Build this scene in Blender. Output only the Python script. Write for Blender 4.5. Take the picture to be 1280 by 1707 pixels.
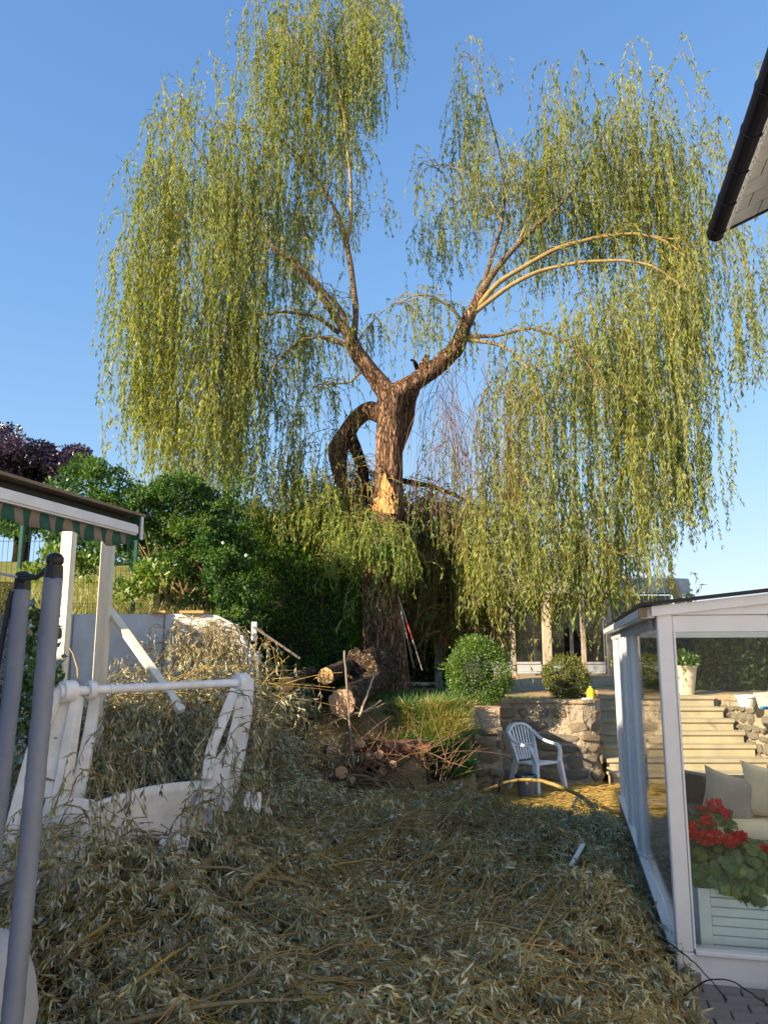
import bpy, bmesh, math, random
import numpy as np
from mathutils import Vector, Matrix, noise as mnoise

# ------------------------------------------------------------------ camera, sky, sun, exposure
S = bpy.context.scene
COL = S.collection
for o in list(bpy.data.objects): bpy.data.objects.remove(o)
PITCH = math.radians(10.2); CAMZ = 1.95
cd = bpy.data.cameras.new("camera"); cam = bpy.data.objects.new("camera", cd); COL.objects.link(cam)
cd.sensor_fit = 'HORIZONTAL'; cd.sensor_width = 36; cd.lens = 36
cd.clip_start = 0.05; cd.clip_end = 2000
cam.location = (0, 0, CAMZ); cam.rotation_euler = (math.pi/2 + PITCH, 0, 0)
S.camera = cam
SUN_EL = math.radians(22); SUN_AZ = math.atan2(-0.82, -0.57)      # towards the sun
w = bpy.data.worlds.new("World"); S.world = w; w.use_nodes = True
nt = w.node_tree; nt.nodes.clear()
sky = nt.nodes.new('ShaderNodeTexSky'); sky.sky_type = 'NISHITA'; sky.sun_disc = False
sky.sun_elevation = SUN_EL; sky.sun_rotation = SUN_AZ
sky.air_density = 1.0; sky.dust_density = 0.0; sky.ozone_density = 2.0; sky.altitude = 200
bg = nt.nodes.new('ShaderNodeBackground'); bg.inputs[1].default_value = 0.15
wo = nt.nodes.new('ShaderNodeOutputWorld')
def vm(op, a, b):                     # soft shoulder on the sky radiance, the same in every direction
    n = nt.nodes.new('ShaderNodeVectorMath'); n.operation = op
    for i, x in enumerate((a, b)):
        if isinstance(x, tuple): n.inputs[i].default_value = x
        else: nt.links.new(x, n.inputs[i])
    return n.outputs[0]
KS = .15*2**1.25
skc = vm('DIVIDE', vm('MULTIPLY', sky.outputs[0], (.15*1.55/KS, .15*2.25/KS, .15*3.5/KS)), vm('ADD', vm('MULTIPLY', sky.outputs[0], (.15*1.1, .15*1.7, .15*2.4)), (1, 1, 1)))
nt.links.new(skc, bg.inputs[0]); nt.links.new(bg.outputs[0], wo.inputs[0])
sl = bpy.data.lights.new("sun", 'SUN'); sl.energy = 4.6; sl.angle = math.radians(0.5); sl.color = (1.0, 0.80, 0.56)
so = bpy.data.objects.new("sun", sl); COL.objects.link(so)
sv = Vector((math.sin(SUN_AZ)*math.cos(SUN_EL), math.cos(SUN_AZ)*math.cos(SUN_EL), math.sin(SUN_EL)))
so.rotation_euler = sv.to_track_quat('Z', 'Y').to_euler(); so.location = (-20, -14, 12)
S.view_settings.view_transform = 'Standard'; S.view_settings.look = 'None'
S.view_settings.exposure = 1.42; S.view_settings.gamma = 1.0; S.view_settings.use_curve_mapping = False
S.render.engine = 'CYCLES'
S.cycles.max_bounces = 8; S.cycles.transparent_max_bounces = 16

# ------------------------------------------------------------------ helpers
rng = np.random.default_rng(7); random.seed(7)
cP, sP = math.cos(PITCH), math.sin(PITCH)
def P(px, py, Y):
    dx = (px-640)/1280; dz = (853.5-py)/1280
    d = np.array([dx, cP-dz*sP, sP+dz*cP]); t = Y/d[1]
    return np.array([d[0]*t, Y, CAMZ+d[2]*t])
def G(px, py, z=0.0):
    dx = (px-640)/1280; dz = (853.5-py)/1280
    d = np.array([dx, cP-dz*sP, sP+dz*cP]); t = (z-CAMZ)/d[2]
    return np.array([d[0]*t, d[1]*t, z])
U = np.array([.973, -.230, 0]); V = np.array([.230, .973, 0]); C0 = np.array([1.725, 4.9, 0])
def C(a, b, z=0): return C0 + a*U + b*V + np.array([0, 0, z])
def unit(a): return a/np.maximum(np.linalg.norm(a, axis=-1, keepdims=True), 1e-9)

def meta(o, label=None, cat=None, group=None, kind=None):
    if label: o['label'] = label
    if cat: o['category'] = cat
    if group: o['group'] = group
    if kind: o['kind'] = kind
    return o
def empty(name, loc, label, cat, group=None, kind=None):
    o = bpy.data.objects.new(name, None); COL.objects.link(o); o.location = tuple(loc); o.empty_display_size = .2
    return meta(o, label, cat, group, kind)
def rootloc(o):
    if o is None: return np.zeros(3)
    while o.parent: o = o.parent
    return np.array(o.location)

class MB:
    def __init__(s): s.v = []; s.f = []; s.n = 0; s.r = []
    def add(s, v, f, r=None):
        v = np.asarray(v, float); s.v.append(v)
        s.f += [tuple(int(i)+s.n for i in q) for q in f]; s.n += len(v)
        return s
    def box(s, lo, hi, ax=None, o=None):
        """box lo..hi in the frame ax (rows = axes) at origin o"""
        lo = np.array(lo, float); hi = np.array(hi, float)
        v = np.array([[(lo, hi)[i][0], (lo, hi)[j][1], (lo, hi)[k][2]] for i in (0,1) for j in (0,1) for k in (0,1)])
        if ax is not None: v = v @ np.array(ax)
        if o is not None: v = v + np.array(o)
        return s.add(v, [(0,1,3,2),(4,6,7,5),(0,4,5,1),(2,3,7,6),(0,2,6,4),(1,5,7,3)])
    def beam(s, p, q, wd, ht, up=(0,0,1)):
        p = np.array(p, float); q = np.array(q, float); d = unit(q-p); up = np.array(up, float)
        sd = np.cross(d, up); 
        if np.linalg.norm(sd) < 1e-4: sd = np.array([1., 0, 0])
        sd = unit(sd); u2 = np.cross(sd, d)
        return s.box((0, -wd/2, -ht/2), (np.linalg.norm(q-p), wd/2, ht/2), (d, sd, u2), p)
    def tube(s, pts, rad, n=8, caps=True, wob=0.0, seed=0):
        pts = np.array(pts, float); m = len(pts)
        rad = np.full(m, rad) if np.isscalar(rad) else np.array(rad, float)
        tan = np.gradient(pts, axis=0); tan = unit(tan)
        ref = np.array([0, 0, 1.]) if abs(tan[0][2]) < .9 else np.array([0, 1., 0])
        a = unit(np.cross(tan[0], ref)); A = [a]
        for i in range(1, m):
            a = unit(A[-1]-tan[i]*np.dot(A[-1], tan[i])); A.append(a)
        A = np.array(A); B = np.cross(tan, A)
        th = np.linspace(0, 2*math.pi, n, endpoint=False)
        rr = rad[:, None]*np.ones((1, n))
        if wob:
            g = np.random.default_rng(seed); ph = g.uniform(0, 6.28, 6)
            tt = np.linspace(0, 1, m)[:, None]*m*.6
            rr = rr*(1+wob*(np.sin(2*th+ph[0]+tt)+.7*np.sin(3*th+ph[1]-tt*.7)+.5*np.sin(5*th+ph[2]+tt*1.3)))
        v = pts[:, None]+rr[..., None]*(np.cos(th)[None, :, None]*A[:, None]+np.sin(th)[None, :, None]*B[:, None])
        f = [(i*n+j, i*n+(j+1) % n, (i+1)*n+(j+1) % n, (i+1)*n+j) for i in range(m-1) for j in range(n)]
        if caps: f += [tuple(range(n))[::-1], tuple((m-1)*n+j for j in range(n))]
        return s.add(v.reshape(-1, 3), f)
    def lathe(s, prof, c=(0,0,0), n=20):
        th = np.linspace(0, 2*math.pi, n, endpoint=False); m = len(prof)
        v = np.array([[r*math.cos(t)+c[0], r*math.sin(t)+c[1], z+c[2]] for r, z in prof for t in th])
        f = [(i*n+j, i*n+(j+1) % n, (i+1)*n+(j+1) % n, (i+1)*n+j) for i in range(m-1) for j in range(n)]
        f += [tuple(range(n))[::-1], tuple((m-1)*n+j for j in range(n))]
        return s.add(v, f)
    def build(s, name, m, parent=None, smooth=False, bevel=0, origin=None, **md):
        v = np.concatenate(s.v)
        if parent is not None: off = rootloc(parent)
        else: off = np.array(origin if origin is not None else [v[:,0].mean(), v[:,1].mean(), v[:,2].min()])
        me = bpy.data.meshes.new(name); me.from_pydata((v-off).tolist(), [], s.f); me.update()
        if smooth: me.polygons.foreach_set('use_smooth', np.ones(len(me.polygons), bool))
        me.materials.append(m)
        bm = bmesh.new(); bm.from_mesh(me); bmesh.ops.recalc_face_normals(bm, faces=bm.faces)
        if bevel: 
            bmesh.ops.remove_doubles(bm, verts=bm.verts, dist=1e-5)
            bmesh.ops.bevel(bm, geom=list(bm.edges), offset=bevel, segments=1 if bevel < .006 else 2, affect='EDGES', clamp_overlap=True)
        bm.to_mesh(me); bm.free()
        o = bpy.data.objects.new(name, me); COL.objects.link(o)
        if parent is not None: o.parent = parent
        else: o.location = tuple(off)
        return meta(o, **md)
def B(name, lo, hi, m, parent, bevel=.004, ax=None, o=None, **md):
    return MB().box(lo, hi, ax, o).build(name, m, parent, bevel=bevel, **md)

def npmesh(name, v, faces, m, parent=None, attr=None, smooth=False, origin=None, **md):
    """faces: list of int arrays (n,3)/(n,4); attr per face"""
    off = rootloc(parent) if parent is not None else np.array(origin if origin is not None else [v[:,0].mean(), v[:,1].mean(), v[:,2].min()])
    me = bpy.data.meshes.new(name)
    nl = sum(f.size for f in faces); nf = sum(len(f) for f in faces)
    me.vertices.add(len(v)); me.vertices.foreach_set('co', (v-off).astype(np.float32).ravel())
    me.loops.add(nl); me.loops.foreach_set('vertex_index', np.concatenate([f.ravel() for f in faces]).astype(np.int32))
    me.polygons.add(nf)
    tot = np.concatenate([np.full(len(f), f.shape[1]) for f in faces])
    me.polygons.foreach_set('loop_start', np.concatenate([[0], np.cumsum(tot)[:-1]]).astype(np.int32))
    if smooth: me.polygons.foreach_set('use_smooth', np.ones(nf, bool))
    me.update(calc_edges=True)
    if attr is not None:
        a = me.attributes.new('rnd', 'FLOAT', 'FACE'); a.data.foreach_set('value', attr.astype(np.float32))
    me.materials.append(m)
    o = bpy.data.objects.new(name, me); COL.objects.link(o)
    if parent is not None: o.parent = parent
    else: o.location = tuple(off)
    return meta(o, **md)

# ---- materials
def mat(name, c1, c2=None, scale=8, rough=.8, bump=.2, bscale=None, detail=6, metal=0, stretch=None, spec=.3, dist=0, bd=.01):
    m = bpy.data.materials.new(name); m.use_nodes = True; t = m.node_tree; b = t.nodes['Principled BSDF']
    b.inputs['Roughness'].default_value = rough; b.inputs['Metallic'].default_value = metal
    b.inputs['Specular IOR Level'].default_value = spec
    tc = t.nodes.new('ShaderNodeTexCoord'); mp = t.nodes.new('ShaderNodeMapping')
    if stretch: mp.inputs['Scale'].default_value = stretch
    t.links.new(tc.outputs['Object'], mp.inputs[0])
    n = t.nodes.new('ShaderNodeTexNoise'); n.inputs['Scale'].default_value = scale; n.inputs['Detail'].default_value = detail
    n.inputs['Roughness'].default_value = .65; n.inputs['Distortion'].default_value = dist
    t.links.new(mp.outputs[0], n.inputs['Vector'])
    r = t.nodes.new('ShaderNodeValToRGB'); r.color_ramp.elements[0].position = .33; r.color_ramp.elements[1].position = .67
    c2 = c2 or tuple(min(1, x*.8) for x in c1)
    r.color_ramp.elements[0].color = (*c1, 1); r.color_ramp.elements[1].color = (*c2, 1)
    t.links.new(n.outputs[0], r.inputs[0]); t.links.new(r.outputs[0], b.inputs['Base Color'])
    if bump:
        n2 = t.nodes.new('ShaderNodeTexNoise'); n2.inputs['Scale'].default_value = bscale or scale*4; n2.inputs['Detail'].default_value = 6
        t.links.new(mp.outputs[0], n2.inputs['Vector'])
        bp = t.nodes.new('ShaderNodeBump'); bp.inputs['Strength'].default_value = bump; bp.inputs['Distance'].default_value = bd
        t.links.new(n2.outputs[0], bp.inputs['Height']); t.links.new(bp.outputs[0], b.inputs['Normal'])
    return m
def leafmat(name, cols, trans=.45, rough=.5, under=None, gloss=.12):
    m = bpy.data.materials.new(name); m.use_nodes = True; t = m.node_tree; t.nodes.clear()
    out = t.nodes.new('ShaderNodeOutputMaterial'); at = t.nodes.new('ShaderNodeAttribute'); at.attribute_name = 'rnd'
    r = t.nodes.new('ShaderNodeValToRGB'); e = r.color_ramp.elements
    while len(e) < len(cols): e.new(.5)
    for i, c in enumerate(cols): e[i].position = i/(len(cols)-1); e[i].color = (*c, 1)
    t.links.new(at.outputs['Fac'], r.inputs[0]); col = r.outputs[0]
    d = t.nodes.new('ShaderNodeBsdfDiffuse'); tr = t.nodes.new('ShaderNodeBsdfTranslucent'); g = t.nodes.new('ShaderNodeBsdfGlossy')
    g.inputs['Roughness'].default_value = rough; g.inputs['Color'].default_value = (.9, .95, 1, 1)
    hs = t.nodes.new('ShaderNodeHueSaturation'); hs.inputs['Saturation'].default_value = 1.25; hs.inputs['Value'].default_value = 1.5; hs.inputs['Hue'].default_value = .485
    t.links.new(col, hs.inputs['Color']); t.links.new(hs.outputs[0], tr.inputs[0])
    if under:
        ge = t.nodes.new('ShaderNodeNewGeometry'); mx = t.nodes.new('ShaderNodeMixRGB'); mx.inputs[2].default_value = (*under, 1)
        mm = t.nodes.new('ShaderNodeMath'); mm.operation = 'MULTIPLY'; mm.inputs[1].default_value = .8
        t.links.new(ge.outputs['Backfacing'], mm.inputs[0]); t.links.new(mm.outputs[0], mx.inputs[0])
        t.links.new(col, mx.inputs[1]); t.links.new(mx.outputs[0], d.inputs[0])
    else: t.links.new(col, d.inputs[0])
    m1 = t.nodes.new('ShaderNodeMixShader'); m1.inputs[0].default_value = trans
    m2 = t.nodes.new('ShaderNodeMixShader'); m2.inputs[0].default_value = gloss
    t.links.new(d.outputs[0], m1.inputs[1]); t.links.new(tr.outputs[0], m1.inputs[2])
    t.links.new(m1.outputs[0], m2.inputs[1]); t.links.new(g.outputs[0], m2.inputs[2]); t.links.new(m2.outputs[0], out.inputs[0])
    return m
def glassmat(name, tint=(.86,.9,.9), refl=1.0, rough=.01, dirt=.05):
    m = bpy.data.materials.new(name); m.use_nodes = True; t = m.node_tree; t.nodes.clear()
    out = t.nodes.new('ShaderNodeOutputMaterial'); a = t.nodes.new('ShaderNodeBsdfTransparent'); a.inputs[0].default_value = (*tint, 1)
    g = t.nodes.new('ShaderNodeBsdfGlossy'); g.inputs['Roughness'].default_value = rough
    fr = t.nodes.new('ShaderNodeFresnel'); fr.inputs[0].default_value = 1.5
    mu = t.nodes.new('ShaderNodeMath'); mu.operation = 'MULTIPLY'; mu.inputs[1].default_value = refl; mu.use_clamp = True
    t.links.new(fr.outputs[0], mu.inputs[0])
    d = t.nodes.new('ShaderNodeBsdfDiffuse'); d.inputs[0].default_value = (.5, .52, .5, 1)
    tc = t.nodes.new('ShaderNodeTexCoord'); n = t.nodes.new('ShaderNodeTexNoise'); n.inputs['Scale'].default_value = 2.2; n.inputs['Detail'].default_value = 8
    t.links.new(tc.outputs['Object'], n.inputs['Vector'])
    mr = t.nodes.new('ShaderNodeMapRange'); mr.inputs[1].default_value = .4; mr.inputs[2].default_value = .75; mr.inputs[3].default_value = dirt*.4; mr.inputs[4].default_value = dirt*2
    t.links.new(n.outputs[0], mr.inputs[0])
    m0 = t.nodes.new('ShaderNodeMixShader'); m1 = t.nodes.new('ShaderNodeMixShader')
    t.links.new(mr.outputs[0], m0.inputs[0]); t.links.new(a.outputs[0], m0.inputs[1]); t.links.new(d.outputs[0], m0.inputs[2])
    t.links.new(mu.outputs[0], m1.inputs[0]); t.links.new(m0.outputs[0], m1.inputs[1]); t.links.new(g.outputs[0], m1.inputs[2])
    t.links.new(m1.outputs[0], out.inputs[0]); return m
def barkmat(name, c1, c2, sc=9, stretch=(1,1,.22), bump=1.0, bd=.03):
    m = bpy.data.materials.new(name); m.use_nodes = True; t = m.node_tree; b = t.nodes['Principled BSDF']; b.inputs['Roughness'].default_value = .9
    b.inputs['Specular IOR Level'].default_value = .15
    tc = t.nodes.new('ShaderNodeTexCoord'); mp = t.nodes.new('ShaderNodeMapping'); mp.inputs['Scale'].default_value = stretch
    nz = t.nodes.new('ShaderNodeTexNoise'); nz.inputs['Scale'].default_value = sc; nz.inputs['Detail'].default_value = 8; nz.inputs['Distortion'].default_value = 1.2
    vo = t.nodes.new('ShaderNodeTexVoronoi'); vo.feature = 'DISTANCE_TO_EDGE'; vo.inputs['Scale'].default_value = sc*1.3
    t.links.new(tc.outputs['Object'], mp.inputs[0]); t.links.new(mp.outputs[0], nz.inputs['Vector'])
    mx = t.nodes.new('ShaderNodeMixRGB'); mx.inputs[0].default_value = .22
    t.links.new(mp.outputs[0], mx.inputs[1]); t.links.new(nz.outputs['Color'], mx.inputs[2]); t.links.new(mx.outputs[0], vo.inputs['Vector'])
    mr = t.nodes.new('ShaderNodeMapRange'); mr.inputs[2].default_value = .22; t.links.new(vo.outputs[0], mr.inputs[0])
    ad = t.nodes.new('ShaderNodeMath'); ad.operation = 'MULTIPLY_ADD'; ad.inputs[1].default_value = .6
    t.links.new(nz.outputs[0], ad.inputs[0]); t.links.new(mr.outputs[0], ad.inputs[2])
    r = t.nodes.new('ShaderNodeValToRGB'); r.color_ramp.elements[0].position = .25; r.color_ramp.elements[1].position = 1.25 if False else 1.0
    r.color_ramp.elements[0].color = (*c1, 1); r.color_ramp.elements[1].color = (*c2, 1)
    hf = t.nodes.new('ShaderNodeMath'); hf.operation = 'MULTIPLY'; hf.inputs[1].default_value = .72
    t.links.new(ad.outputs[0], hf.inputs[0]); t.links.new(hf.outputs[0], r.inputs[0]); t.links.new(r.outputs[0], b.inputs['Base Color'])
    bp = t.nodes.new('ShaderNodeBump'); bp.inputs['Strength'].default_value = bump; bp.inputs['Distance'].default_value = bd
    t.links.new(ad.outputs[0], bp.inputs['Height']); t.links.new(bp.outputs[0], b.inputs['Normal'])
    return m
def cutmat(name, c1, c2):
    m = bpy.data.materials.new(name); m.use_nodes = True; t = m.node_tree; b = t.nodes['Principled BSDF']; b.inputs['Roughness'].default_value = .75
    tc = t.nodes.new('ShaderNodeTexCoord'); wv = t.nodes.new('ShaderNodeTexWave'); wv.wave_type = 'RINGS'; wv.rings_direction = 'SPHERICAL'
    wv.inputs['Scale'].default_value = 22; wv.inputs['Distortion'].default_value = 3; wv.inputs['Detail'].default_value = 3
    nz = t.nodes.new('ShaderNodeTexNoise'); nz.inputs['Scale'].default_value = 14; nz.inputs['Detail'].default_value = 6
    t.links.new(tc.outputs['Object'], wv.inputs['Vector']); t.links.new(tc.outputs['Object'], nz.inputs['Vector'])
    mm = t.nodes.new('ShaderNodeMixRGB'); mm.inputs[0].default_value = .6
    t.links.new(wv.outputs['Color'], mm.inputs[1]); t.links.new(nz.outputs['Color'], mm.inputs[2])
    r = t.nodes.new('ShaderNodeValToRGB'); r.color_ramp.elements[0].color = (*c1, 1); r.color_ramp.elements[1].color = (*c2, 1)
    r.color_ramp.elements[0].position = .3; r.color_ramp.elements[1].position = .6
    t.links.new(mm.outputs[0], r.inputs[0]); t.links.new(r.outputs[0], b.inputs['Base Color'])
    bp = t.nodes.new('ShaderNodeBump'); bp.inputs['Strength'].default_value = .5; bp.inputs['Distance'].default_value = .004
    t.links.new(mm.outputs[0], bp.inputs['Height']); t.links.new(bp.outputs[0], b.inputs['Normal'])
    return m

M = dict(
 white=mat('white_paint', (.72,.73,.74), (.60,.61,.61), 5, .45, .08, 60),
 upvc=mat('white_frame_plastic', (.72,.74,.78), (.63,.65,.68), 3, .35, .04, 40, spec=.5),
 plastic=mat('white_weathered_plastic', (.86,.87,.88), (.66,.67,.66), 7, .42, .1, 30, spec=.5),
 timber=mat('pale_painted_timber', (.84,.80,.68), (.72,.67,.54), 6, .6, .25, 30, stretch=(3,3,.5)),
 plaster=mat('white_wall_plaster', (.66,.66,.65), (.52,.51,.49), 3, .85, .3, 30),
 soil=mat('dry_soil', (.34,.23,.12), (.48,.35,.19), 4, .95, .8, 18, bd=.03),
 sand=mat('dry_sandy_ground', (.36,.24,.13), (.50,.37,.21), 2.2, .95, .6, 22, bd=.03),
 lawn=mat('mown_lawn', (.16,.17,.035), (.26,.24,.06), 1.5, .9, .8, 50, bd=.03),
 stone=mat('warm_limestone', (.47,.37,.24), (.30,.24,.16), 5, .9, 1, 16, bd=.03),
 stone2=mat('grey_limestone', (.38,.33,.25), (.24,.21,.16), 5, .9, 1, 16, bd=.03),
 mortar=mat('pale_mortar', (.47,.39,.28), (.32,.26,.18), 4, .95, 1, 14, bd=.05),
 step=mat('cream_cast_stone', (.52,.44,.28), (.36,.32,.22), 3, .85, .3, 40),
 terracotta=mat('terracotta', (.50,.24,.11), (.40,.17,.08), 8, .8, .3, 40),
 brick=mat('brown_brick', (.30,.13,.07), (.20,.09,.05), 9, .85, .5, 40),
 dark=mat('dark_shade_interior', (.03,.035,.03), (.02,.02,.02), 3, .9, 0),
 black=mat('black_plastic', (.008,.009,.014), (.013,.014,.02), 9, .4, .05, 60, spec=.3),
 gutter=mat('black_gutter_coating', (.004,.004,.008), (.007,.007,.012), 4, .6, .04, 40, spec=.1),
 foam=mat('grey_blue_foam_sleeve', (.135,.165,.225), (.105,.13,.185), 5, .5, .5, 16, spec=.35, bd=.01),
 cover=mat('off_white_cover', (.36,.39,.43), (.29,.32,.36), 4, .6, .4, 9),
 green=mat('dark_green_metal', (.02,.10,.07), (.015,.07,.05), 8, .4, .05),
 awngreen=mat('green_awning_cloth', (.03,.11,.075), (.02,.08,.055), 20, .85, .2, 60),
 awnbeige=mat('beige_awning_cloth', (.25,.20,.15), (.19,.15,.115), 20, .85, .2, 60),
 felt=mat('mossy_roofing_felt', (.17,.14,.10), (.26,.20,.13), 9, .95, .5, 30),
 slate=mat('grey_soffit_slate', (.44,.43,.40), (.34,.33,.31), 6, .7, .15, 30),
 greybase=mat('grey_concrete', (.25,.25,.25), (.18,.18,.18), 6, .9, .4, 30),
 paver=mat('grey_paver', (.20,.19,.18), (.14,.13,.13), 7, .9, .5, 40),
 wicker=mat('dark_grey_wicker', (.035,.035,.042), (.07,.07,.08), 60, .6, .9, 90, bd=.01),
 cushion=mat('cream_cushion_cloth', (.80,.66,.46), (.68,.56,.38), 5, .9, .25, 90),
 cushion2=mat('taupe_cushion_cloth', (.42,.36,.31), (.34,.29,.25), 5, .9, .25, 90),
 palegreen=mat('pale_grey_green_paint', (.82,.88,.86), (.74,.80,.78), 4, .5, .1, 40),
 red=mat('red_paint', (.50,.03,.025), (.4,.025,.02), 8, .5, .1),
 yellow=mat('yellow_plastic', (.70,.55,.03), (.6,.45,.03), 8, .45, .1),
 blue=mat('turquoise_plastic', (.03,.35,.60), (.03,.28,.5), 8, .45, .1),
 teal=mat('dark_teal_plastic', (.02,.06,.07), (.02,.045,.05), 8, .5, .1),
 greyplastic=mat('grey_brown_plastic', (.24,.22,.20), (.19,.17,.16), 8, .6, .1),
 render_=mat('pale_house_render', (.66,.66,.65), (.60,.60,.59), 3, .9, .4, 50),
 roof=mat('brown_roof_tile', (.20,.09,.06), (.14,.07,.05), 4, .85, .5, 30),
 pooltimber=mat('grey_white_window_frame', (.42,.47,.50), (.34,.38,.40), 4, .6, .1),
 postwood=mat('sunbleached_post_wood', (.55,.46,.34), (.40,.33,.24), 6, .8, .3, stretch=(3,3,.4)),
 beamwood=mat('varnished_curved_beam', (.52,.36,.14), (.40,.27,.10), 6, .6, .2),
 handle=mat('grey_wood_handle', (.28,.22,.18), (.2,.16,.13), 9, .7, .2),
 bark=barkmat('willow_bark', (.06,.036,.022), (.38,.23,.14), 13, (1,1,.16)),
 limbbark=barkmat('upper_limb_bark', (.07,.05,.03), (.30,.22,.13), 14, (1,1,1), .6, .012),
 youngbark=mat('yellow_brown_young_bark', (.36,.27,.10), (.22,.15,.06), 7, .7, .2),
 deadbark=barkmat('dark_dead_bark', (.012,.009,.007), (.07,.045,.03), 12, (1,1,.6), 1, .03),
 logbark=barkmat('log_bark', (.03,.022,.016), (.21,.15,.10), 11, (1,1,1), 1, .03),
 stick=mat('olive_stick_bark', (.25,.20,.10), (.15,.115,.06), 14, .8, .4, 50),
 cut=cutmat('fresh_cut_wood', (.72,.36,.12), (.85,.52,.22)),
 cut2=cutmat('dull_cut_wood', (.50,.29,.15), (.62,.40,.24)),
 torn=mat('torn_heartwood', (.80,.45,.18), (.62,.27,.09), 9, .8, 1, 30, stretch=(2,2,.4), bd=.03),
 twig=mat('reddish_bare_twig', (.25,.145,.075), (.14,.085,.05), 5, .8, 0),
 ytwig=mat('yellow_olive_twig', (.34,.25,.07), (.24,.15,.05), 5, .7, 0),
 dtwig=mat('debris_twig', (.40,.27,.09), (.15,.10,.05), 3, .75, 0),
 straw=mat('straw_yellow_twig', (.62,.45,.10), (.45,.28,.08), 4, .8, 0),
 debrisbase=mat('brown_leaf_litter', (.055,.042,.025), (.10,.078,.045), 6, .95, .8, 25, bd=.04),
 glass=glassmat('window_glass', (.93,.96,.96), .32, .01, .012),
 sideglass=glassmat('side_glass', (.94,.96,.96), .6, .01, .015),
 poolglass=glassmat('dark_pool_house_glass', (.10,.14,.16), 1.3, .02, .05),
 Lwillow=leafmat('willow_leaf', [(.045,.095,.022),(.11,.18,.035),(.24,.30,.055),(.24,.31,.08),(.42,.44,.09)], .42, .6, (.22,.27,.12), .018),
 Lsprout=leafmat('willow_sprout_leaf', [(.08,.18,.03),(.16,.30,.045),(.30,.42,.06),(.22,.36,.08)], .45, .6, (.25,.32,.12), .03),
 Ldebris=leafmat('wilting_willow_leaf', [(.055,.08,.032),(.15,.185,.075),(.29,.305,.13),(.37,.41,.25),(.54,.43,.17)], .25, .5, (.54,.56,.45), .05),
 Lhedge=leafmat('conifer_hedge_frond', [(.035,.10,.018),(.07,.18,.028),(.13,.28,.035),(.32,.46,.04)], .35, .5, None, .04),
 Lrose=leafmat('climbing_rose_leaf', [(.012,.04,.012),(.03,.085,.02),(.07,.15,.03),(.15,.23,.05)], .35, .5, (.06,.13,.05), .015),
 Lbox=leafmat('boxwood_leaf', [(.035,.09,.012),(.07,.16,.02),(.13,.23,.03),(.2,.28,.045)], .35, .5, None, .04),
 Lolive=leafmat('olive_boxwood_leaf', [(.06,.10,.015),(.11,.16,.025),(.18,.2,.035),(.24,.2,.05)], .35, .5, None, .04),
 Lpurple=leafmat('purple_beech_leaf', [(.015,.010,.022),(.04,.020,.045),(.07,.035,.06),(.05,.035,.07)], .25, .4, None, .08),
 Ltree=leafmat('deep_green_tree_leaf', [(.03,.08,.022),(.07,.16,.04),(.15,.27,.06)], .35, .45, None, .06),
 Lgrass=leafmat('grass_blade', [(.10,.17,.03),(.20,.25,.045),(.36,.32,.09),(.46,.38,.14)], .35, .5, None, .05),
 Lgrassg=leafmat('green_grass_blade', [(.03,.10,.02),(.06,.16,.03),(.12,.22,.05)], .35, .5, None, .05),
 Lgeran=leafmat('geranium_leaf', [(.015,.06,.015),(.04,.13,.025),(.09,.20,.035),(.24,.32,.06)], .25, .5, None, .06),
 Lred=leafmat('geranium_petal', [(.45,.005,.012),(.62,.01,.015),(.75,.03,.03)], .3, .5, None, .04),
 Livy=leafmat('ivy_leaf', [(.03,.08,.02),(.06,.14,.03),(.12,.2,.05)], .25, .3, None, .15),
 Lspruce=leafmat('spruce_needle', [(.03,.06,.03),(.08,.12,.06),(.16,.19,.09)], .2, .5, None, .05),
)

M['Lroof'] = leafmat('translucent_roof_sheet', [(.7,.72,.72),(.7,.72,.72)], .7, .5, None, .05)
# ---- vectorised foliage
def rdir(n): return unit(rng.normal(size=(n, 3)))
def leafgeo(b, d, s, L, W, nrm=None, curl=0.0):
    """one quad per leaf: base, two shoulders, tip"""
    n = len(b); L = np.broadcast_to(L, n)[:, None]; W = np.broadcast_to(W, n)[:, None]
    up = unit(np.cross(s, d))
    m = b+d*L*.42+up*L*curl*.5
    v = np.stack([b, m+s*W/2, b+d*L-up*L*curl*.3, m-s*W/2], 1).reshape(-1, 3)
    return v, np.arange(n*4).reshape(-1, 4)
def leafgeo2(b, d, s, L, W, curl):
    """finer leaf: 6 verts, tri+quad+tri"""
    n = len(b); L = L[:, None]; W = W[:, None]; c = curl[:, None]
    up = unit(np.cross(s, d))
    m1 = b+d*L*.32+up*L*c*.55; m2 = b+d*L*.68+up*L*c*.35; tp = b+d*L*.96-up*L*c*.7
    v = np.stack([b, m1+s*W/2, m1-s*W/2, m2+s*W*.40, m2-s*W*.40, tp], 1).reshape(-1, 3)
    i = np.arange(n)[:, None]*6
    return v, [i+np.array([0,1,2]), i+np.array([3,5,4]), i+np.array([2,1,3,4])]
def strandgeo(Q, R):
    """Q (n,K,3) R (n,K) -> 3-sided tubes"""
    n, K, _ = Q.shape
    T = unit(np.gradient(Q, axis=1))
    ref = np.where(np.abs(T[..., 2:3]) > .8, np.array([1., 0, 0]), np.array([0, 0, 1.]))
    A = unit(np.cross(T, ref)); Bv = np.cross(T, A)
    th = np.array([0, 2.094, 4.189])
    v = Q[:, :, None]+R[:, :, None, None]*(np.cos(th)[None, None, :, None]*A[:, :, None]+np.sin(th)[None, None, :, None]*Bv[:, :, None])
    base = (np.arange(n)[:, None, None]*K+np.arange(K-1)[None, :, None])*3
    j = np.arange(3)[None, None, :]; j2 = (j+1) % 3
    f = np.stack([base+j, base+j2, base+3+j2, base+3+j], -1).reshape(-1, 4)
    return v.reshape(-1, 3), f
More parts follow.
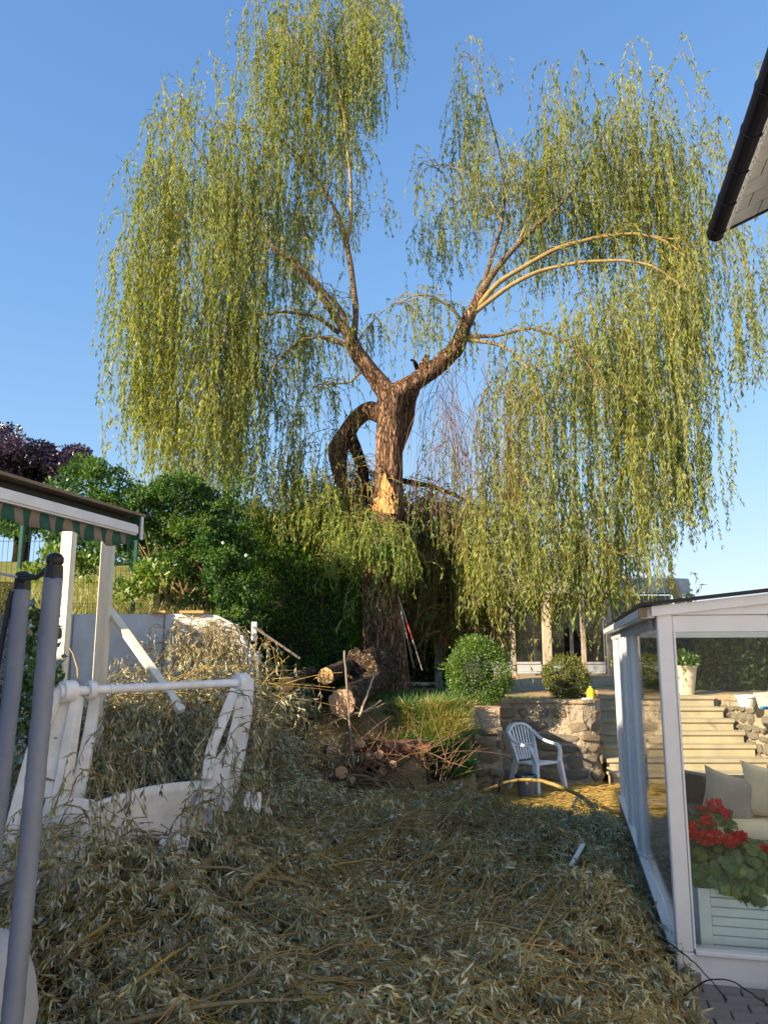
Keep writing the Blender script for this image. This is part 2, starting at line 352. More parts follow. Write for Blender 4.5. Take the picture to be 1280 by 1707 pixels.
def along(Q, m, lo=.05, hi=1.0):
    """m points along each polyline -> pos, tangent, t"""
    n, K, _ = Q.shape
    t = np.sort(rng.uniform(lo, hi, (n, m)), 1)*(K-1)*.9999; i = t.astype(int); fr = (t-i)[..., None]
    r = np.arange(n)[:, None]
    a = Q[r, i]; b = Q[r, i+1]
    return (a+(b-a)*fr).reshape(-1, 3), unit(b-a).reshape(-1, 3), (t/(K-1)).ravel()
class Fol:
    def __init__(s): s.lv = []; s.lf = []; s.n = 0; s.a = []; s.tv = []; s.tf = []; s.tn = 0
    def leaves(s, v, f, a): s.lv.append(v); s.lf.append(f+s.n); s.n += len(v); s.a.append(a)
    def twigs(s, v, f): s.tv.append(v); s.tf.append(f+s.tn); s.tn += len(v)
    def build(s, ln, lm, tn=None, tm=None, parent=None, **md):
        r = None
        if s.lv: r = npmesh(ln, np.concatenate(s.lv), [np.concatenate(s.lf)], lm, parent, np.concatenate(s.a), **md)
        if s.tv and tn: r = npmesh(tn, np.concatenate(s.tv), [np.concatenate(s.tf)], tm, parent, **(md if parent is not None else {}))
        return r
def blob(F, c, rad, n, L, W, tone=.5, shell=.5, up=.3, jit=.25, zmin=None, flat=None):
    """leaf clump in an ellipsoid"""
    d = rdir(n); r = (1-shell*rng.random(n)**1.5)[:, None]
    p = np.array(c)+d*np.array(rad)*r
    if zmin is not None: k = p[:, 2] > zmin; p = p[k]; d = d[k]; n = len(p)
    dd = unit(d*.5+rdir(n)*.7+np.array([0, 0, up])); s = unit(np.cross(dd, rdir(n)))
    if flat is not None: s = unit(s*np.array([1, 1, flat]))
    k = rng.uniform(.7, 1.3, n)
    v, f = leafgeo(p, dd, s, L*k, W*k, curl=.1)
    F.leaves(v, f, np.clip(tone+rng.normal(0, jit, n), 0, 1))
# ------------------------------------------------------------------ setting: ground
def smooth(x): x = np.clip(x, 0, 1); return x*x*(3-2*x)
def lump(x, y, s=1.0):
    return (np.sin(x*2.1*s+1.3)*np.cos(y*1.7*s+.4)+.6*np.sin(x*4.3*s+y*3.1*s)+.4*np.cos(x*7.7*s-y*6.3*s+2))
def H(x, y):
    """top of the heap of cut branches"""
    xb = 1.78+.236*(y-4.9)
    fade = smooth((xb-x)/.45)*smooth((10.1-y-.9*smooth((x-.2)/.8))/1.6)*smooth((x+6)/1.0)
    h = .32*fade*(1+.20*lump(x, y))+.06*fade*lump(x*2.3, y*2.1)+.035*fade*lump(x*4.9+1, y*4.3)
    def hump(cx, cy, sx, sy, a): return a*np.exp(-((x-cx)/sx)**2-((y-cy)/sy)**2)
    h = h+hump(-2.65, 8.2, 1.15, 1.1, .80)+hump(-1.65, 8.6, .65, .9, .60)+hump(-1.2, 6.1, .9, 1.2, .12)+hump(-2.3, 5.6, .9, 1.0, .20)+.16*np.exp(-((x+2.3)/1.6)**2-((y-8.3)/1.5)**2)*lump(x*2.6, y*2.4+1)+hump(.6, 7.4, 1.0, .8, .12)
    return h
def gridmesh(name, xs, ys, zf, m, mask=None, skirt=0, **md):
    X, Y = np.meshgrid(xs, ys); Z = zf(X, Y)
    v = np.stack([X, Y, Z], -1).reshape(-1, 3); nx = len(xs)
    i, j = np.meshgrid(np.arange(nx-1), np.arange(len(ys)-1)); a = (j*nx+i)
    if mask is not None:
        k = mask((X[:-1, :-1]+X[1:, 1:])/2, (Y[:-1, :-1]+Y[1:, 1:])/2); a = a[k]
    a = a.ravel(); f = np.stack([a, a+1, a+1+nx, a+nx], 1)
    me = bpy.data.meshes.new(name); o0 = np.array([0, 0, 0])
    me.from_pydata(v.tolist(), [], f.tolist()); me.materials.append(m)
    bm = bmesh.new(); bm.from_mesh(me)
    bmesh.ops.delete(bm, geom=[q for q in bm.verts if not q.link_faces], context='VERTS')
    if skirt:
        e = [q for q in bm.edges if q.is_boundary]; r = bmesh.ops.extrude_edge_only(bm, edges=e)
        for q in r['geom']:
            if isinstance(q, bmesh.types.BMVert): q.co.z -= skirt
    for q in bm.faces: q.smooth = True
    bm.to_mesh(me); bm.free()
    o = bpy.data.objects.new(name, me); COL.objects.link(o); return meta(o, **md)
xs = np.concatenate([np.linspace(-400, -14, 12), np.arange(-13, 14, .25), np.linspace(15, 400, 12)])
ys = np.concatenate([np.linspace(-200, -12, 8), np.arange(-11, 14, .25), np.linspace(15, 600, 14)])
gridmesh('ground', xs, ys, lambda x, y: .025*lump(x, y)*np.exp(-(x/9)**2)-.03, M['soil'], kind='structure')
def terr_z(x, y): return 1.14+.012*(y-11)+.015*lump(x, y)
def terr_mask(x, y):
    lim = np.where(x < -1.5, 99, np.where(x < 1.32, 10.95, np.where(x < 3.35, 12.15, np.where(x < 5.9, 13.62, 12.2))))
    return (y > lim)
gridmesh('terrace', np.concatenate([np.arange(-1.75, 8, .25), np.linspace(8, 60, 14)]), np.concatenate([np.arange(10.7, 24, .25), np.linspace(24.5, 90, 12)]),
         terr_z, M['sand'], terr_mask, skirt=1.3, kind='structure')
def lawn_z(x, y): return 2.35+.165*np.clip(y-10.6, 0, 14)+.10*np.clip(y-24, 0, 10)+.03*lump(x, y)
gridmesh('raised_lawn', np.concatenate([np.linspace(-60, -8, 16), np.arange(-7.5, -2.3, .3)]), np.concatenate([np.arange(10.62, 26, .4), np.linspace(27, 120, 12)]),
         lawn_z, M['lawn'], None, skirt=2.6, kind='structure')

# ------------------------------------------------------------------ willow tree
TY = 13.5
tree = empty('willow_tree', (0.0, TY, 1.15), 'tall weeping willow with a torn trunk and two spreading limbs, drooping yellow green foliage', 'tree')
def PL(pts, Y0=None):
    out = []
    for q in pts: out.append(P(q[0], q[1], q[2] if len(q) > 2 else Y0))
    return np.array(out)
def resample(pts, n):
    pts = np.array(pts, float); d = np.concatenate([[0], np.cumsum(np.linalg.norm(np.diff(pts[:, :3], axis=0), axis=1))])
    t = np.linspace(0, d[-1], n); r = np.stack([np.interp(t, d, pts[:, k]) for k in range(pts.shape[1])], 1)
    for _ in range(2 if n > 12 else 1): r[1:-1] = (r[:-2]+2*r[1:-1]+r[2:])/4
    return r
def woody(name, pts, Y, rads, parent, m, n=14, nr=24, rough=.07, seed=0, ridges=0, **md):
    p = PL(pts, Y); a = np.concatenate([p, np.array(rads)[:, None]], 1); r = resample(a, nr)
    T = unit(np.gradient(r[:, :3], axis=0)); A = [unit(np.cross(T[0], np.array([0, 1., .1])))]
    for i in range(1, nr): A.append(unit(A[-1]-T[i]*np.dot(A[-1], T[i])))
    A = np.array(A); Bv = np.cross(T, A); th = np.linspace(0, 2*math.pi, n, endpoint=False)
    v = []
    for i in range(nr):
        for t in th:
            dirv = math.cos(t)*A[i]+math.sin(t)*Bv[i]; q = r[i, :3]+dirv*r[i, 3]
            if ridges:
                e = mnoise.noise(Vector((q[0]*9+seed, q[1]*9, q[2]*2.1)))+.6*mnoise.noise(Vector((q[0]*22, q[1]*22+seed, q[2]*4.5)))
                e = 1-abs(e)*2.0; k = 1+ridges*(e-.35)+.05*mnoise.noise(Vector((q[0]*2.5, q[1]*2.5, q[2]*1.6)))
            else: k = 1+rough*(mnoise.noise(Vector(tuple(q*5)))+.6*mnoise.noise(Vector(tuple(q*13))))*1.6
            v.append(r[i, :3]+dirv*r[i, 3]*k)
    f = [(i*n+j, i*n+(j+1) % n, (i+1)*n+(j+1) % n, (i+1)*n+j) for i in range(nr-1) for j in range(n)]
    f += [tuple(range(n))[::-1], tuple((nr-1)*n+j for j in range(n))]
    mb = MB(); mb.add(v, f); return mb.build(name, m, parent, smooth=True, **md)
woody('trunk', [(643,1180,TY),(641,1130,TY),(640,1095,TY),(637,1050,TY),(634,1000,TY),(634,940,TY),(640,890,TY),(647,845,TY),(648,790,TY),(648,740,TY),(650,700,TY),(650,668,TY),(650,645,TY)], TY,
      [.50,.43,.37,.335,.315,.30,.285,.265,.245,.235,.225,.235,.17], tree, M['bark'], n=110, nr=260, ridges=.085)
def limb(pts, Y, rads, m=None, n=12, nr=None, nm='limb', **k):
    return woody(nm, pts, Y, rads, tree, m or M['limbbark'], n=n, nr=nr or max(8, len(pts)*4), **k)
limb([(652,700),(645,655),(620,622),(592,585),(582,555)], 13.45, [.17,.19,.155,.14,.11], M['bark'], 40, 60, ridges=.07)
limb([(645,705),(660,655),(690,638),(730,610),(762,578),(776,540),(800,490)], 13.45, [.15,.19,.165,.165,.15,.12,.08], M['bark'], 40, 80, ridges=.07)
limb([(640,690,13.6),(612,682,13.9),(590,702,14),(574,728,14.1),(562,750,14.1),(566,790,14.1),(580,840,14.1),(590,900,14.1)], 14, [.19,.16,.15,.165,.19,.13,.09,.05], M['bark'], 30, 44, ridges=.1)
limb([(582,715,14),(592,748,14),(606,785,14),(612,830,13.9),(606,880,13.9)], 14, [.09,.12,.09,.06,.03], M['deadbark'], 20, 24, ridges=.14)
limb([(656,750,13.9),(678,700,13.9),(682,670,13.9),(690,650,13.9),(700,620,13.9),(712,592,13.9)], 13.9, [.17,.14,.12,.11,.09,.05], M['bark'], 24, 36, ridges=.1)
limb([(705,612),(722,600),(736,598)], 13.9, [.05,.03,.012], M['deadbark'], 8); limb([(700,625),(690,600),(684,600)], 13.9, [.06,.035,.015], M['deadbark'], 8)
limb([(652,655),(650,640),(647,626)], 13.5, [.05,.025,.004], M['postwood'], 6, 6, nm='splinter'); limb([(658,655),(661,642),(662,634)], 13.5, [.04,.02,.004], M['postwood'], 6, 6, nm='splinter')
# secondary limbs
LB = [
 ([(583,565),(545,505),(515,465),(485,435),(455,412),(400,350),(345,270),(300,205)], [.085,.07,.055,.045,.038,.026,.018,.01]),
 ([(588,580),(594,520),(586,450),(577,402),(560,350),(530,300),(490,250),(455,222),(420,190)], [.07,.06,.055,.05,.038,.034,.03,.022,.012]),
 ([(578,405),(585,370),(585,300),(578,240),(572,180),(556,100),(545,30)], [.04,.036,.033,.03,.024,.016,.008]),
 ([(585,575),(573,520),(545,490),(515,455),(450,405)], [.055,.045,.035,.025,.012]),
 ([(565,555),(530,527),(480,519),(430,525),(380,548),(330,600)], [.05,.036,.028,.022,.014,.008]),
 ([(575,575),(530,560),(490,575),(455,612)], [.04,.025,.018,.01]),
 ([(590,590),(560,560),(500,565),(460,600),(440,660)], [.035,.02,.015,.01,.006]),
 ([(592,600),(600,560),(635,520),(660,505)], [.025,.016,.012,.006]),
 ([(600,620),(585,637),(560,640),(530,640),(510,660)], [.03,.022,.018,.014,.006]),
 ([(455,222),(410,215),(350,200),(290,180)], [.02,.016,.012,.006]),
 ([(572,180),(540,120),(500,70),(450,20)], [.018,.014,.01,.006]),
 ([(572,160),(600,90),(625,40),(650,0)], [.016,.012,.008,.005]),
 ([(800,490),(825,450),(860,410),(900,370),(940,335),(985,270),(1020,190)], [.085,.06,.05,.043,.036,.026,.012]),
 ([(802,485),(822,420),(838,370),(842,320),(832,250),(805,150),(785,90)], [.05,.035,.03,.025,.018,.012,.006]),
 ([(780,530),(830,470),(880,440),(930,412),(1000,394),(1060,388),(1110,400),(1170,450)], [.06,.05,.045,.04,.036,.03,.022,.01]),
 ([(785,525),(850,475),(900,450),(970,436),(1040,433),(1090,442),(1140,480)], [.05,.042,.036,.03,.026,.02,.01]),
 ([(778,545),(755,515),(720,492),(690,492),(665,505)], [.035,.025,.018,.012,.006]),
 ([(776,560),(830,560),(880,545),(930,560),(985,610),(1010,680)], [.05,.03,.026,.022,.016,.008]),
 ([(775,565),(840,575),(885,615),(905,700),(915,800)], [.04,.026,.02,.015,.008]),
 ([(860,410),(900,330),(930,230),(950,180)], [.03,.022,.014,.006]),
 ([(1000,394),(1090,340),(1150,280),(1180,240)], [.022,.018,.012,.006]),
 ([(1060,388),(1130,400),(1190,372),(1230,385)], [.018,.014,.01,.006]),
 ([(838,370),(790,290),(745,275),(710,275)], [.02,.014,.01,.006]),
 ([(925,870),(960,900),(1010,915),(1040,925)], [.022,.02,.012,.006]),
]
for i, (pts, rad) in enumerate(LB):
    dy = [0, .5, 0, -.4, -.6, .3, -.3, 0, 0, .4, -.5, .5, 0, .6, -.4, -.8, -.3, -.6, -.4, .8, .6, -.8, .6, -.5][i]
    n = len(pts); q = [(a, b, 13.45+dy*k/(n-1)*1.6) for k, (a, b) in enumerate(pts)]
    limb(q, 13.4, rad, M['limbbark'] if rad[0] > .045 else M['youngbark'], 9, n*5, seed=i) if i not in (14, 15) else limb(q, 13.4, rad, M['youngbark'], 9, n*5)
# side shoots that arch off the limbs and droop
def sideshoots(F, pts, dy, n, t0=.3, ln=(.5, 1.7)):
    q = np.array([P(a, b, 13.45+dy*k/(len(pts)-1)*1.6) for k, (a, b) in enumerate(pts)]); q = resample(q, 40)
    i = rng.integers(int(40*t0), 40, n); st = q[i]; h = rng.uniform(0, 6.283, n); hd = np.stack([np.cos(h), np.sin(h), 0*h], 1); L_ = rng.uniform(*ln, n)
    u = np.linspace(0, 1, 9)[None, :, None]; out_ = rng.uniform(.35, .7, n)[:, None, None]*L_[:, None, None]
    Q = st[:, None]+hd[:, None]*out_*(1-np.exp(-2.4*u))+np.array([0, 0, 1.])*(rng.uniform(.02, .22, n)[:, None, None]*L_[:, None, None]*np.sin(u*2.6)-L_[:, None, None]*.9*u**2.2)
    F.twigs(*strandgeo(Q, .007*rng.uniform(.6, 1.4, (n, 1))*(1-.75*u[..., 0])))
    m = 34; p, t, tt = along(Q, m, .15, 1); k = len(p); d = unit(t*.6+rdir(k)*.55+np.array([0, 0, -.35])); v, f = leafgeo(p, d, unit(np.cross(d, rdir(k))), .105*rng.uniform(.6, 1.2, k), .017, curl=.1)
    F.leaves(v, f, np.clip(.5+np.repeat(rng.normal(0, .14, n), m)+rng.normal(0, .1, k), 0, 1))
SHOOTS = [(pts, [0, .5, 0, -.4, -.6, .3, -.3, 0, 0, .4, -.5, .5, 0, .6, -.4, -.8, -.3, -.6, -.4, .8, .6, -.8, .6, -.5][i]) for i, (pts, rad) in enumerate(LB)]
# wound of bare wood
wb = MB(); g = np.random.default_rng(3)
nx, nz = 22, 30; top = lambda u: .30+.17*math.sin(u*5.5)+.12*math.sin(u*13+1)
cen = P(640, 846, TY); cen[1] = TY
vv = []
for k in range(nz+1):
    for i in range(nx+1):
        u = i/nx; w_ = k/nz; ang = math.radians(-158+u*112); zt = max(.08, .13+.44*math.exp(-((u-.52)/.22)**2)+.09*math.exp(-((u-.75)/.07)**2)+.03*math.sin(u*17)+.015*math.sin(u*41)); z = -.16+(zt*1.15+.12)*w_
        q = np.array([math.cos(ang), math.sin(ang)])
        rr = .300+.016*mnoise.noise(Vector((u*14, w_*2.5, 0)))*2+.02*mnoise.noise(Vector((u*30, w_*9, 2)))-.012*w_
        if w_ > .93 or u < .03 or u > .97: rr = .24
        cx = P(646, 846-z*95, TY)
        vv.append([cx[0]+q[0]*rr*.93, TY+q[1]*rr, cen[2]+z])
wb.add(vv, [(k*(nx+1)+i, k*(nx+1)+i+1, (k+1)*(nx+1)+i+1, (k+1)*(nx+1)+i) for k in range(nz) for i in range(nx)])
wb.build('torn_wood', M['torn'], tree, label='patch of pale orange torn wood on the trunk')
# drooping foliage
FW = Fol(); SW = []
def curtain(F, px, top, bot, hw, Y, n, dy=.8, bare=0.0, lmin=1.1, lmax=3.2, spacing=.034, tone=.5, Lf=.118, Wf=.0225, out=.18, tw=.0035, dome=.5, lo=.04, gap=False):
    c = P(px, top, Y); c[0] = P(px, (top+bot)/2, Y)[0]; sc = Y/1280*1.02
    ztop = c[2]; zbot = P(px, bot, Y)[2]; span = ztop-zbot
    nt_ = max(2, n//17); tc_ = rng.uniform(-1, 1, nt_); ty_ = rng.normal(0, dy, nt_); ti = rng.integers(0, nt_, n); fre = rng.random(n) < .32; tt_ = rng.normal(0, .21, nt_)
    dx = np.where(fre, rng.uniform(-1, 1, n), tc_[ti]+rng.normal(0, .10/(hw*sc), n)); yy = np.where(fre, rng.normal(0, dy, n), ty_[ti]+rng.normal(0, .09, n))
    s = rng.random(n)**1.25*.86
    ln = np.minimum(rng.uniform(lmin, lmax, n), 9)
    if gap: ztop = ztop-.28
    z0 = ztop-span*s-dome*dx**2*(1-s)
    zend = zbot+rng.normal(0, .25, n)+np.abs(rng.normal(0, .3, n))
    ln = np.minimum(ln, np.maximum(z0-zend, .35))
    st = np.stack([c[0]+dx*hw*sc, Y+yy, z0], 1)
    if gap and n > 16:                      # ragged gaps in the curtain
        nv = np.array([mnoise.noise(Vector((a*1.5, b*.55, d_*.75))) for a, b, d_ in st]); keep = (nv > -.24) | (rng.random(n) < .12)
        st, s, ln, z0, dx, ti = st[keep], s[keep], ln[keep], z0[keep], dx[keep], ti[keep]; n = len(st)
        if n < 3: return
    hd = rng.uniform(0, 6.283, n); h = np.stack([np.cos(hd), np.sin(hd), 0*hd], 1)
    K = 7; u = np.linspace(0, 1, K)[None, :, None]; topf = np.exp(-s*9); amp = (rng.uniform(.3, 1.2, n)*(1+(2.2 if gap else 0)*topf))[:, None, None]*out
    rise = (rng.uniform(.0, .12, n)+(.22 if gap else 0)*topf*rng.random(n))[:, None]
    Q = st[:, None]+h[:, None]*amp*(1-np.exp(-4*u))
    uu = np.linspace(0, 1, K)[None, :]
    Q[..., 2] += rise*np.sin(np.minimum(uu*6, 3.14))-ln[:, None]*uu**1.12
    ph = rng.uniform(0, 6.28, (n, 2, 1)); fr = rng.uniform(2, 6, (n, 2, 1)); am = (.02+.022*ln)[:, None]
    Q[..., 0] += am*(np.sin(uu*fr[:, 0]+ph[:, 0])-np.sin(ph[:, 0])); Q[..., 1] += am*(np.sin(uu*fr[:, 1]+ph[:, 1])-np.sin(ph[:, 1]))
    R = tw*(1-.65*uu)*np.ones((n, 1))*rng.uniform(.7, 1.5, (n, 1))
    F.twigs(*strandgeo(Q, R))
    order = np.argsort(ln); 
    for grp in np.array_split(order, max(1, min(5, n//8))):
        if not len(grp): continue
        m = int(ln[grp].mean()/spacing)
        if m < 3: continue
        p, t, tt = along(Q[grp], m, lo=max(lo, bare), hi=1.0)
        k = len(p); side = rdir(k)*np.array([1, 1, .35])
        d = unit(t*.75+side*.62+np.array([0, 0, -.25])); s2 = unit(np.cross(d, rdir(k)))
        sz = rng.uniform(.6, 1.2, k)*(1-.25*tt)
        v, f = leafgeo(p, d, s2, Lf*sz, Wf*rng.uniform(.8, 1.2, k), curl=.12)
        sv_ = np.repeat(tt_[ti[grp]]+rng.normal(0, .06, len(grp)), m)
        F.leaves(v, f, np.clip(tone+sv_+rng.normal(0, .10, k), 0, 1))
CL = [ # px top bot halfwidth Y n tone
 (232,245,690,16,13.2,40,.5),(256,205,740,22,13.4,75,.5),(280,165,790,34,13.6,105,.52),(320,150,830,36,13.8,120,.5),(360,165,835,36,13.4,125,.5),(400,180,835,36,13.8,120,.48),(432,200,700,26,14.2,70,.42),
 (270,420,815,36,13.1,50,.6),(330,400,840,40,13.1,65,.62),(390,430,835,40,13.3,60,.6),(240,400,735,16,13.2,26,.5),(422,470,800,22,13.3,30,.5),
 (330,115,190,30,13.6,12,.6),(268,165,260,30,13.4,14,.55),(222,240,420,6,13.2,5,.5),
 (430,-20,190,36,13.5,50,.55),(480,-50,260,42,13.6,95,.55),(530,-60,290,42,13.8,100,.5),(580,-60,250,40,13.8,85,.52),(620,-50,200,30,13.4,55,.6),(655,-30,110,22,13.4,18,.6),
 (400,90,230,22,13.6,18,.6),(455,190,500,34,14.0,62,.42),(500,180,400,34,14.0,38,.42),(540,200,340,34,14.0,34,.45),(585,190,300,26,13.8,32,.45),(590,300,385,22,13.8,18,.55),(498,330,470,28,14,34,.4),
 (640,295,350,18,13.6,9,.55),(450,420,560,36,13.8,20,.4),(495,440,620,40,13.6,26,.38),(545,460,590,30,13.7,16,.4),(455,560,700,22,13.4,24,.42),(520,540,660,40,13.4,22,.45),(560,600,700,26,13.4,7,.5),
 (488,640,860,26,13.6,60,.55),(455,730,860,28,13.6,46,.58),(500,760,890,36,13.7,70,.6),(540,770,900,36,13.7,75,.58),(578,800,930,30,13.6,55,.6),(600,550,600,16,13.4,7,.4),
 (782,72,225,22,13.9,44,.5),(770,160,290,18,14,16,.45),(832,90,150,14,13.9,7,.55),(800,180,265,18,14,16,.45),
 (712,278,395,22,14,34,.42),(745,265,420,26,14.1,50,.42),(790,245,350,32,14,70,.5),(830,240,320,30,14,45,.5),(775,350,420,10,14,7,.4),(850,300,430,26,14,18,.45),
 (905,160,350,26,14.2,70,.5),(940,180,420,30,14.1,85,.48),(985,200,430,30,14.2,85,.48),(1015,125,300,26,13.9,46,.58),(1050,150,430,34,13.8,100,.58),(1090,160,470,30,13.8,90,.58),(1130,195,540,28,13.7,75,.58),(1165,235,580,24,13.7,56,.55),(1188,280,560,14,13.7,22,.55),
 (885,240,430,22,14,45,.5),(960,330,440,40,14.2,40,.35),
 (830,600,960,26,13.4,50,.55),(870,560,990,32,13.6,80,.52),(915,540,1000,34,13.8,85,.52),(960,470,1005,34,13.6,105,.5),(1005,440,1010,34,13.4,115,.55),(1050,420,1000,34,13.2,120,.58),(1095,400,930,32,13.2,110,.55),(1135,400,880,26,13.4,85,.48),(1160,470,870,14,13.5,30,.45),
 (1190,380,680,26,13.2,48,.48),(1225,410,640,22,13,28,.45),(1255,370,580,16,13,10,.45),(1265,440,560,10,13,6,.4),(1140,620,890,24,13.8,34,.35),
 (800,780,990,22,13.2,50,.6),(790,860,1000,24,13.0,34,.6),(850,760,1000,30,13.0,55,.6),(900,800,1010,36,12.9,60,.62),(960,840,1010,36,12.9,50,.62),(1020,860,1005,28,12.9,34,.6),
 (672,470,530,22,13.2,14,.6),(700,455,590,26,13.2,16,.6),(740,470,560,22,13.2,10,.5),(860,490,640,40,13.2,26,.5),(925,900,1060,14,13.6,9,.55),(975,900,1110,10,13.6,9,.5),(890,900,1040,14,13.6,8,.55),
 (1160,880,960,12,13.2,2,.5),
]
for (px, t, b, hw, Y, n, tone) in CL:
    dens = 2.05 if n > 16 else 1.4
    curtain(FW, px, t, b, hw, Y, int(n*dens), dy=(.35 if 480 < px < 605 and t > 600 else .75) if n > 20 else .3, gap=True, tone=tone+.03, lmax=3.0 if n > 20 else 1.6, dome=.5 if n > 20 else .15)
for pts, dy in SHOOTS: sideshoots(FW, pts, dy, 22)
for pts in ([(583,565),(545,505),(515,465),(485,435)], [(592,520),(577,400),(530,300)], [(800,490),(825,450),(860,410)], [(730,610),(776,540),(800,490)]): sideshoots(FW, pts, .2, 16, .1, (.4, 1.1))
FW.build('drooping_leaves', M['Lwillow'], 'drooping_twigs', M['ytwig'], tree, kind='stuff')
# collar of fresh shoots on the trunk
FS = Fol()
for (px, t, b, hw, Y, n) in [(592,880,920,20,12.95,60),(615,868,930,20,12.9,80),(640,872,915,18,12.88,80),(660,868,955,16,12.9,100),(676,888,985,9,12.95,50),(572,850,945,18,13.0,60),(548,870,985,10,13.0,18),(610,845,890,26,12.95,70),(560,815,880,26,13.1,70),(628,935,1010,8,12.85,14),(598,930,1040,5,12.9,6),(525,790,880,26,13.2,60)]:
    curtain(FS, px, t, b, hw, Y, n, dy=.22, tone=.5, lmin=.25, lmax=.85, spacing=.02, Lf=.09, Wf=.016, out=.32, dome=.1)
FS.build('trunk_shoots_leaves', M['Lsprout'], 'trunk_shoots_twigs', M['ytwig'], tree, kind='stuff')
# bare reddish shoots under the right limb, inner mass behind the trunk toned dark for shade
FB = Fol()
for (px, t, b, hw, Y, n) in [(768,582,930,36,13.3,110),(740,612,880,26,13.5,50),(705,650,900,22,13.8,22),(820,590,900,40,13.3,80),(880,640,940,40,13.5,50)]:
    curtain(FB, px, t, b, hw, Y, n, dy=.35, bare=.75, lmin=1.2, lmax=3.8, spacing=.16, tw=.005, out=.6, dome=0)
FB.build('shoot_leaves', M['Lwillow'], 'bare_shoots', M['twig'], tree, kind='stuff')
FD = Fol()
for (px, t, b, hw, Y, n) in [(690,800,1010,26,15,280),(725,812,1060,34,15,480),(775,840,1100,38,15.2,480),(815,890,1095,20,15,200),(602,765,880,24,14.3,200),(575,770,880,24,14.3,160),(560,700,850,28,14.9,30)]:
    curtain(FD, px, t, b, hw, Y, n, dy=.5, tone=.2, lmin=.9, lmax=2.2, spacing=.07, tw=.007, out=.8, dome=.4)  # low leaf tone paints in the shade of crown and hedge
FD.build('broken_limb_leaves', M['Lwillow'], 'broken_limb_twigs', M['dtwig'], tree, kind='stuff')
limb([(660,800,14.6),(720,810,14.8),(770,830,15),(830,870,15.1)], 15, [.06,.05,.03,.012], M['deadbark'], 9)
# ------------------------------------------------------------------ stones
def stone_mesh(seed):
    g = np.random.default_rng(seed); bm = bmesh.new(); bmesh.ops.create_icosphere(bm, subdivisions=3, radius=1)
    planes = [(unit(g.normal(size=3)*np.array([1, 1.4, 1])), g.uniform(.62, .9)) for _ in range(13)]
    for v in bm.verts:
        c = np.array(v.co); q = 3.6; c = c*(abs(c[0])**q+abs(c[1])**q+abs(c[2])**q)**(-1/q)
        for nrm, d in planes:
            e = c@nrm-d*1.12
            if e > 0: c = c-nrm*e
        c = c*(1+.07*mnoise.noise(Vector(c*2.2)+Vector((seed*3.1, 0, 0)))+.05*mnoise.noise(Vector(c*6)+Vector((0, seed, 0)))); v.co = c
    me = bpy.data.meshes.new('stone'); bmesh.ops.dissolve_limit(bm, angle_limit=.07, verts=bm.verts, edges=bm.edges); bmesh.ops.triangulate(bm, faces=bm.faces); bm.to_mesh(me); bm.free()
    return me
SM = {k: [stone_mesh(i+10*j) for i in range(6)] for j, k in enumerate(('stone', 'stone2'))}
for k in SM:
    for me in SM[k]: me.materials.append(M[k])
def put_stone(parent, c, half, yaw, roll=0, kind='stone'):
    o = bpy.data.objects.new('stone', random.choice(SM[kind])); COL.objects.link(o); o.parent = parent
    o.location = tuple(np.array(c)-rootloc(parent)); o.scale = half; o.rotation_euler = (random.uniform(-.06, .06), roll, yaw)
    return o
def stone_face(parent, fn, length, height, z0=0, sz=(.13, .32), dens=1.0, kind=None, depth=.07, seed=0):
    """courses of irregular stones; fn(s) -> point xy, outward yaw"""
    random.seed(seed); z = z0+.03
    while z < z0+height-.05:
        h = min(random.uniform(.09, .23), z0+height-z)
        s = random.uniform(0, .06)
        while s < length-.06:
            wd = min(random.uniform(*sz), length-s)
            hh = h*random.uniform(.82, 1.12)
            if random.random() < dens and wd > .07:
                (x, y), yaw = fn(s+wd/2)
                kd = kind or ('stone' if random.random() < .62 else 'stone2')
                put_stone(parent, (x, y, z+h/2+random.uniform(-.015, .015)), (wd/2*1.0, depth*random.uniform(.7, 1.3), hh/2*1.0), yaw, random.uniform(-.10, .10), kd)
            s += wd+random.uniform(.0, .03)
        z += h+.015
def poly_prism(mb, xy, z0, z1):
    n = len(xy); v = [(x, y, z0) for x, y in xy]+[(x, y, z1) for x, y in xy]
    mb.add(v, [tuple(range(n))[::-1], tuple(range(n, 2*n))]+[(i, (i+1) % n, n+(i+1) % n, n+i) for i in range(n)])

# retaining wall with a rounded end beside the steps
rw = empty('retaining_wall', (2.3, 12.0, 0), 'curved rough stone retaining wall behind the white chair, rounded end by the steps', 'wall')
path = [(1.60, 10.95), (1.64, 11.5), (1.70, 11.95), (1.95, 12.05), (2.3, 12.0), (2.7, 11.93), (3.0, 11.9), (3.2, 11.98), (3.32, 12.15), (3.36, 12.5), (3.36, 13.8)]
pa = np.array(path); sd = np.concatenate([[0], np.cumsum(np.linalg.norm(np.diff(pa, axis=0), axis=1))])
def rwf(s, off=.0):
    x = np.interp(s, sd, pa[:, 0]); y = np.interp(s, sd, pa[:, 1]); x2 = np.interp(s+.05, sd, pa[:, 0]); y2 = np.interp(s+.05, sd, pa[:, 1])
    x1 = np.interp(s-.05, sd, pa[:, 0]); y1 = np.interp(s-.05, sd, pa[:, 1]); yaw = math.atan2(y2-y1, x2-x1); return (x, y), yaw
m_ = MB(); outer = [rwf(s)[0] for s in np.linspace(0, sd[-1], 60)]; 
poly_prism(m_, outer+[(3.0, 13.8), (2.95, 12.4), (1.35, 12.5), (1.25, 10.95)], -.1, 1.16); m_.build('mortar', M['mortar'], rw)
stone_face(rw, rwf, sd[-1], 1.10, dens=.93, seed=5, depth=.03, sz=(.12, .42))
m_ = MB(); cap = [(x, y) for x, y in outer[6:]]; 
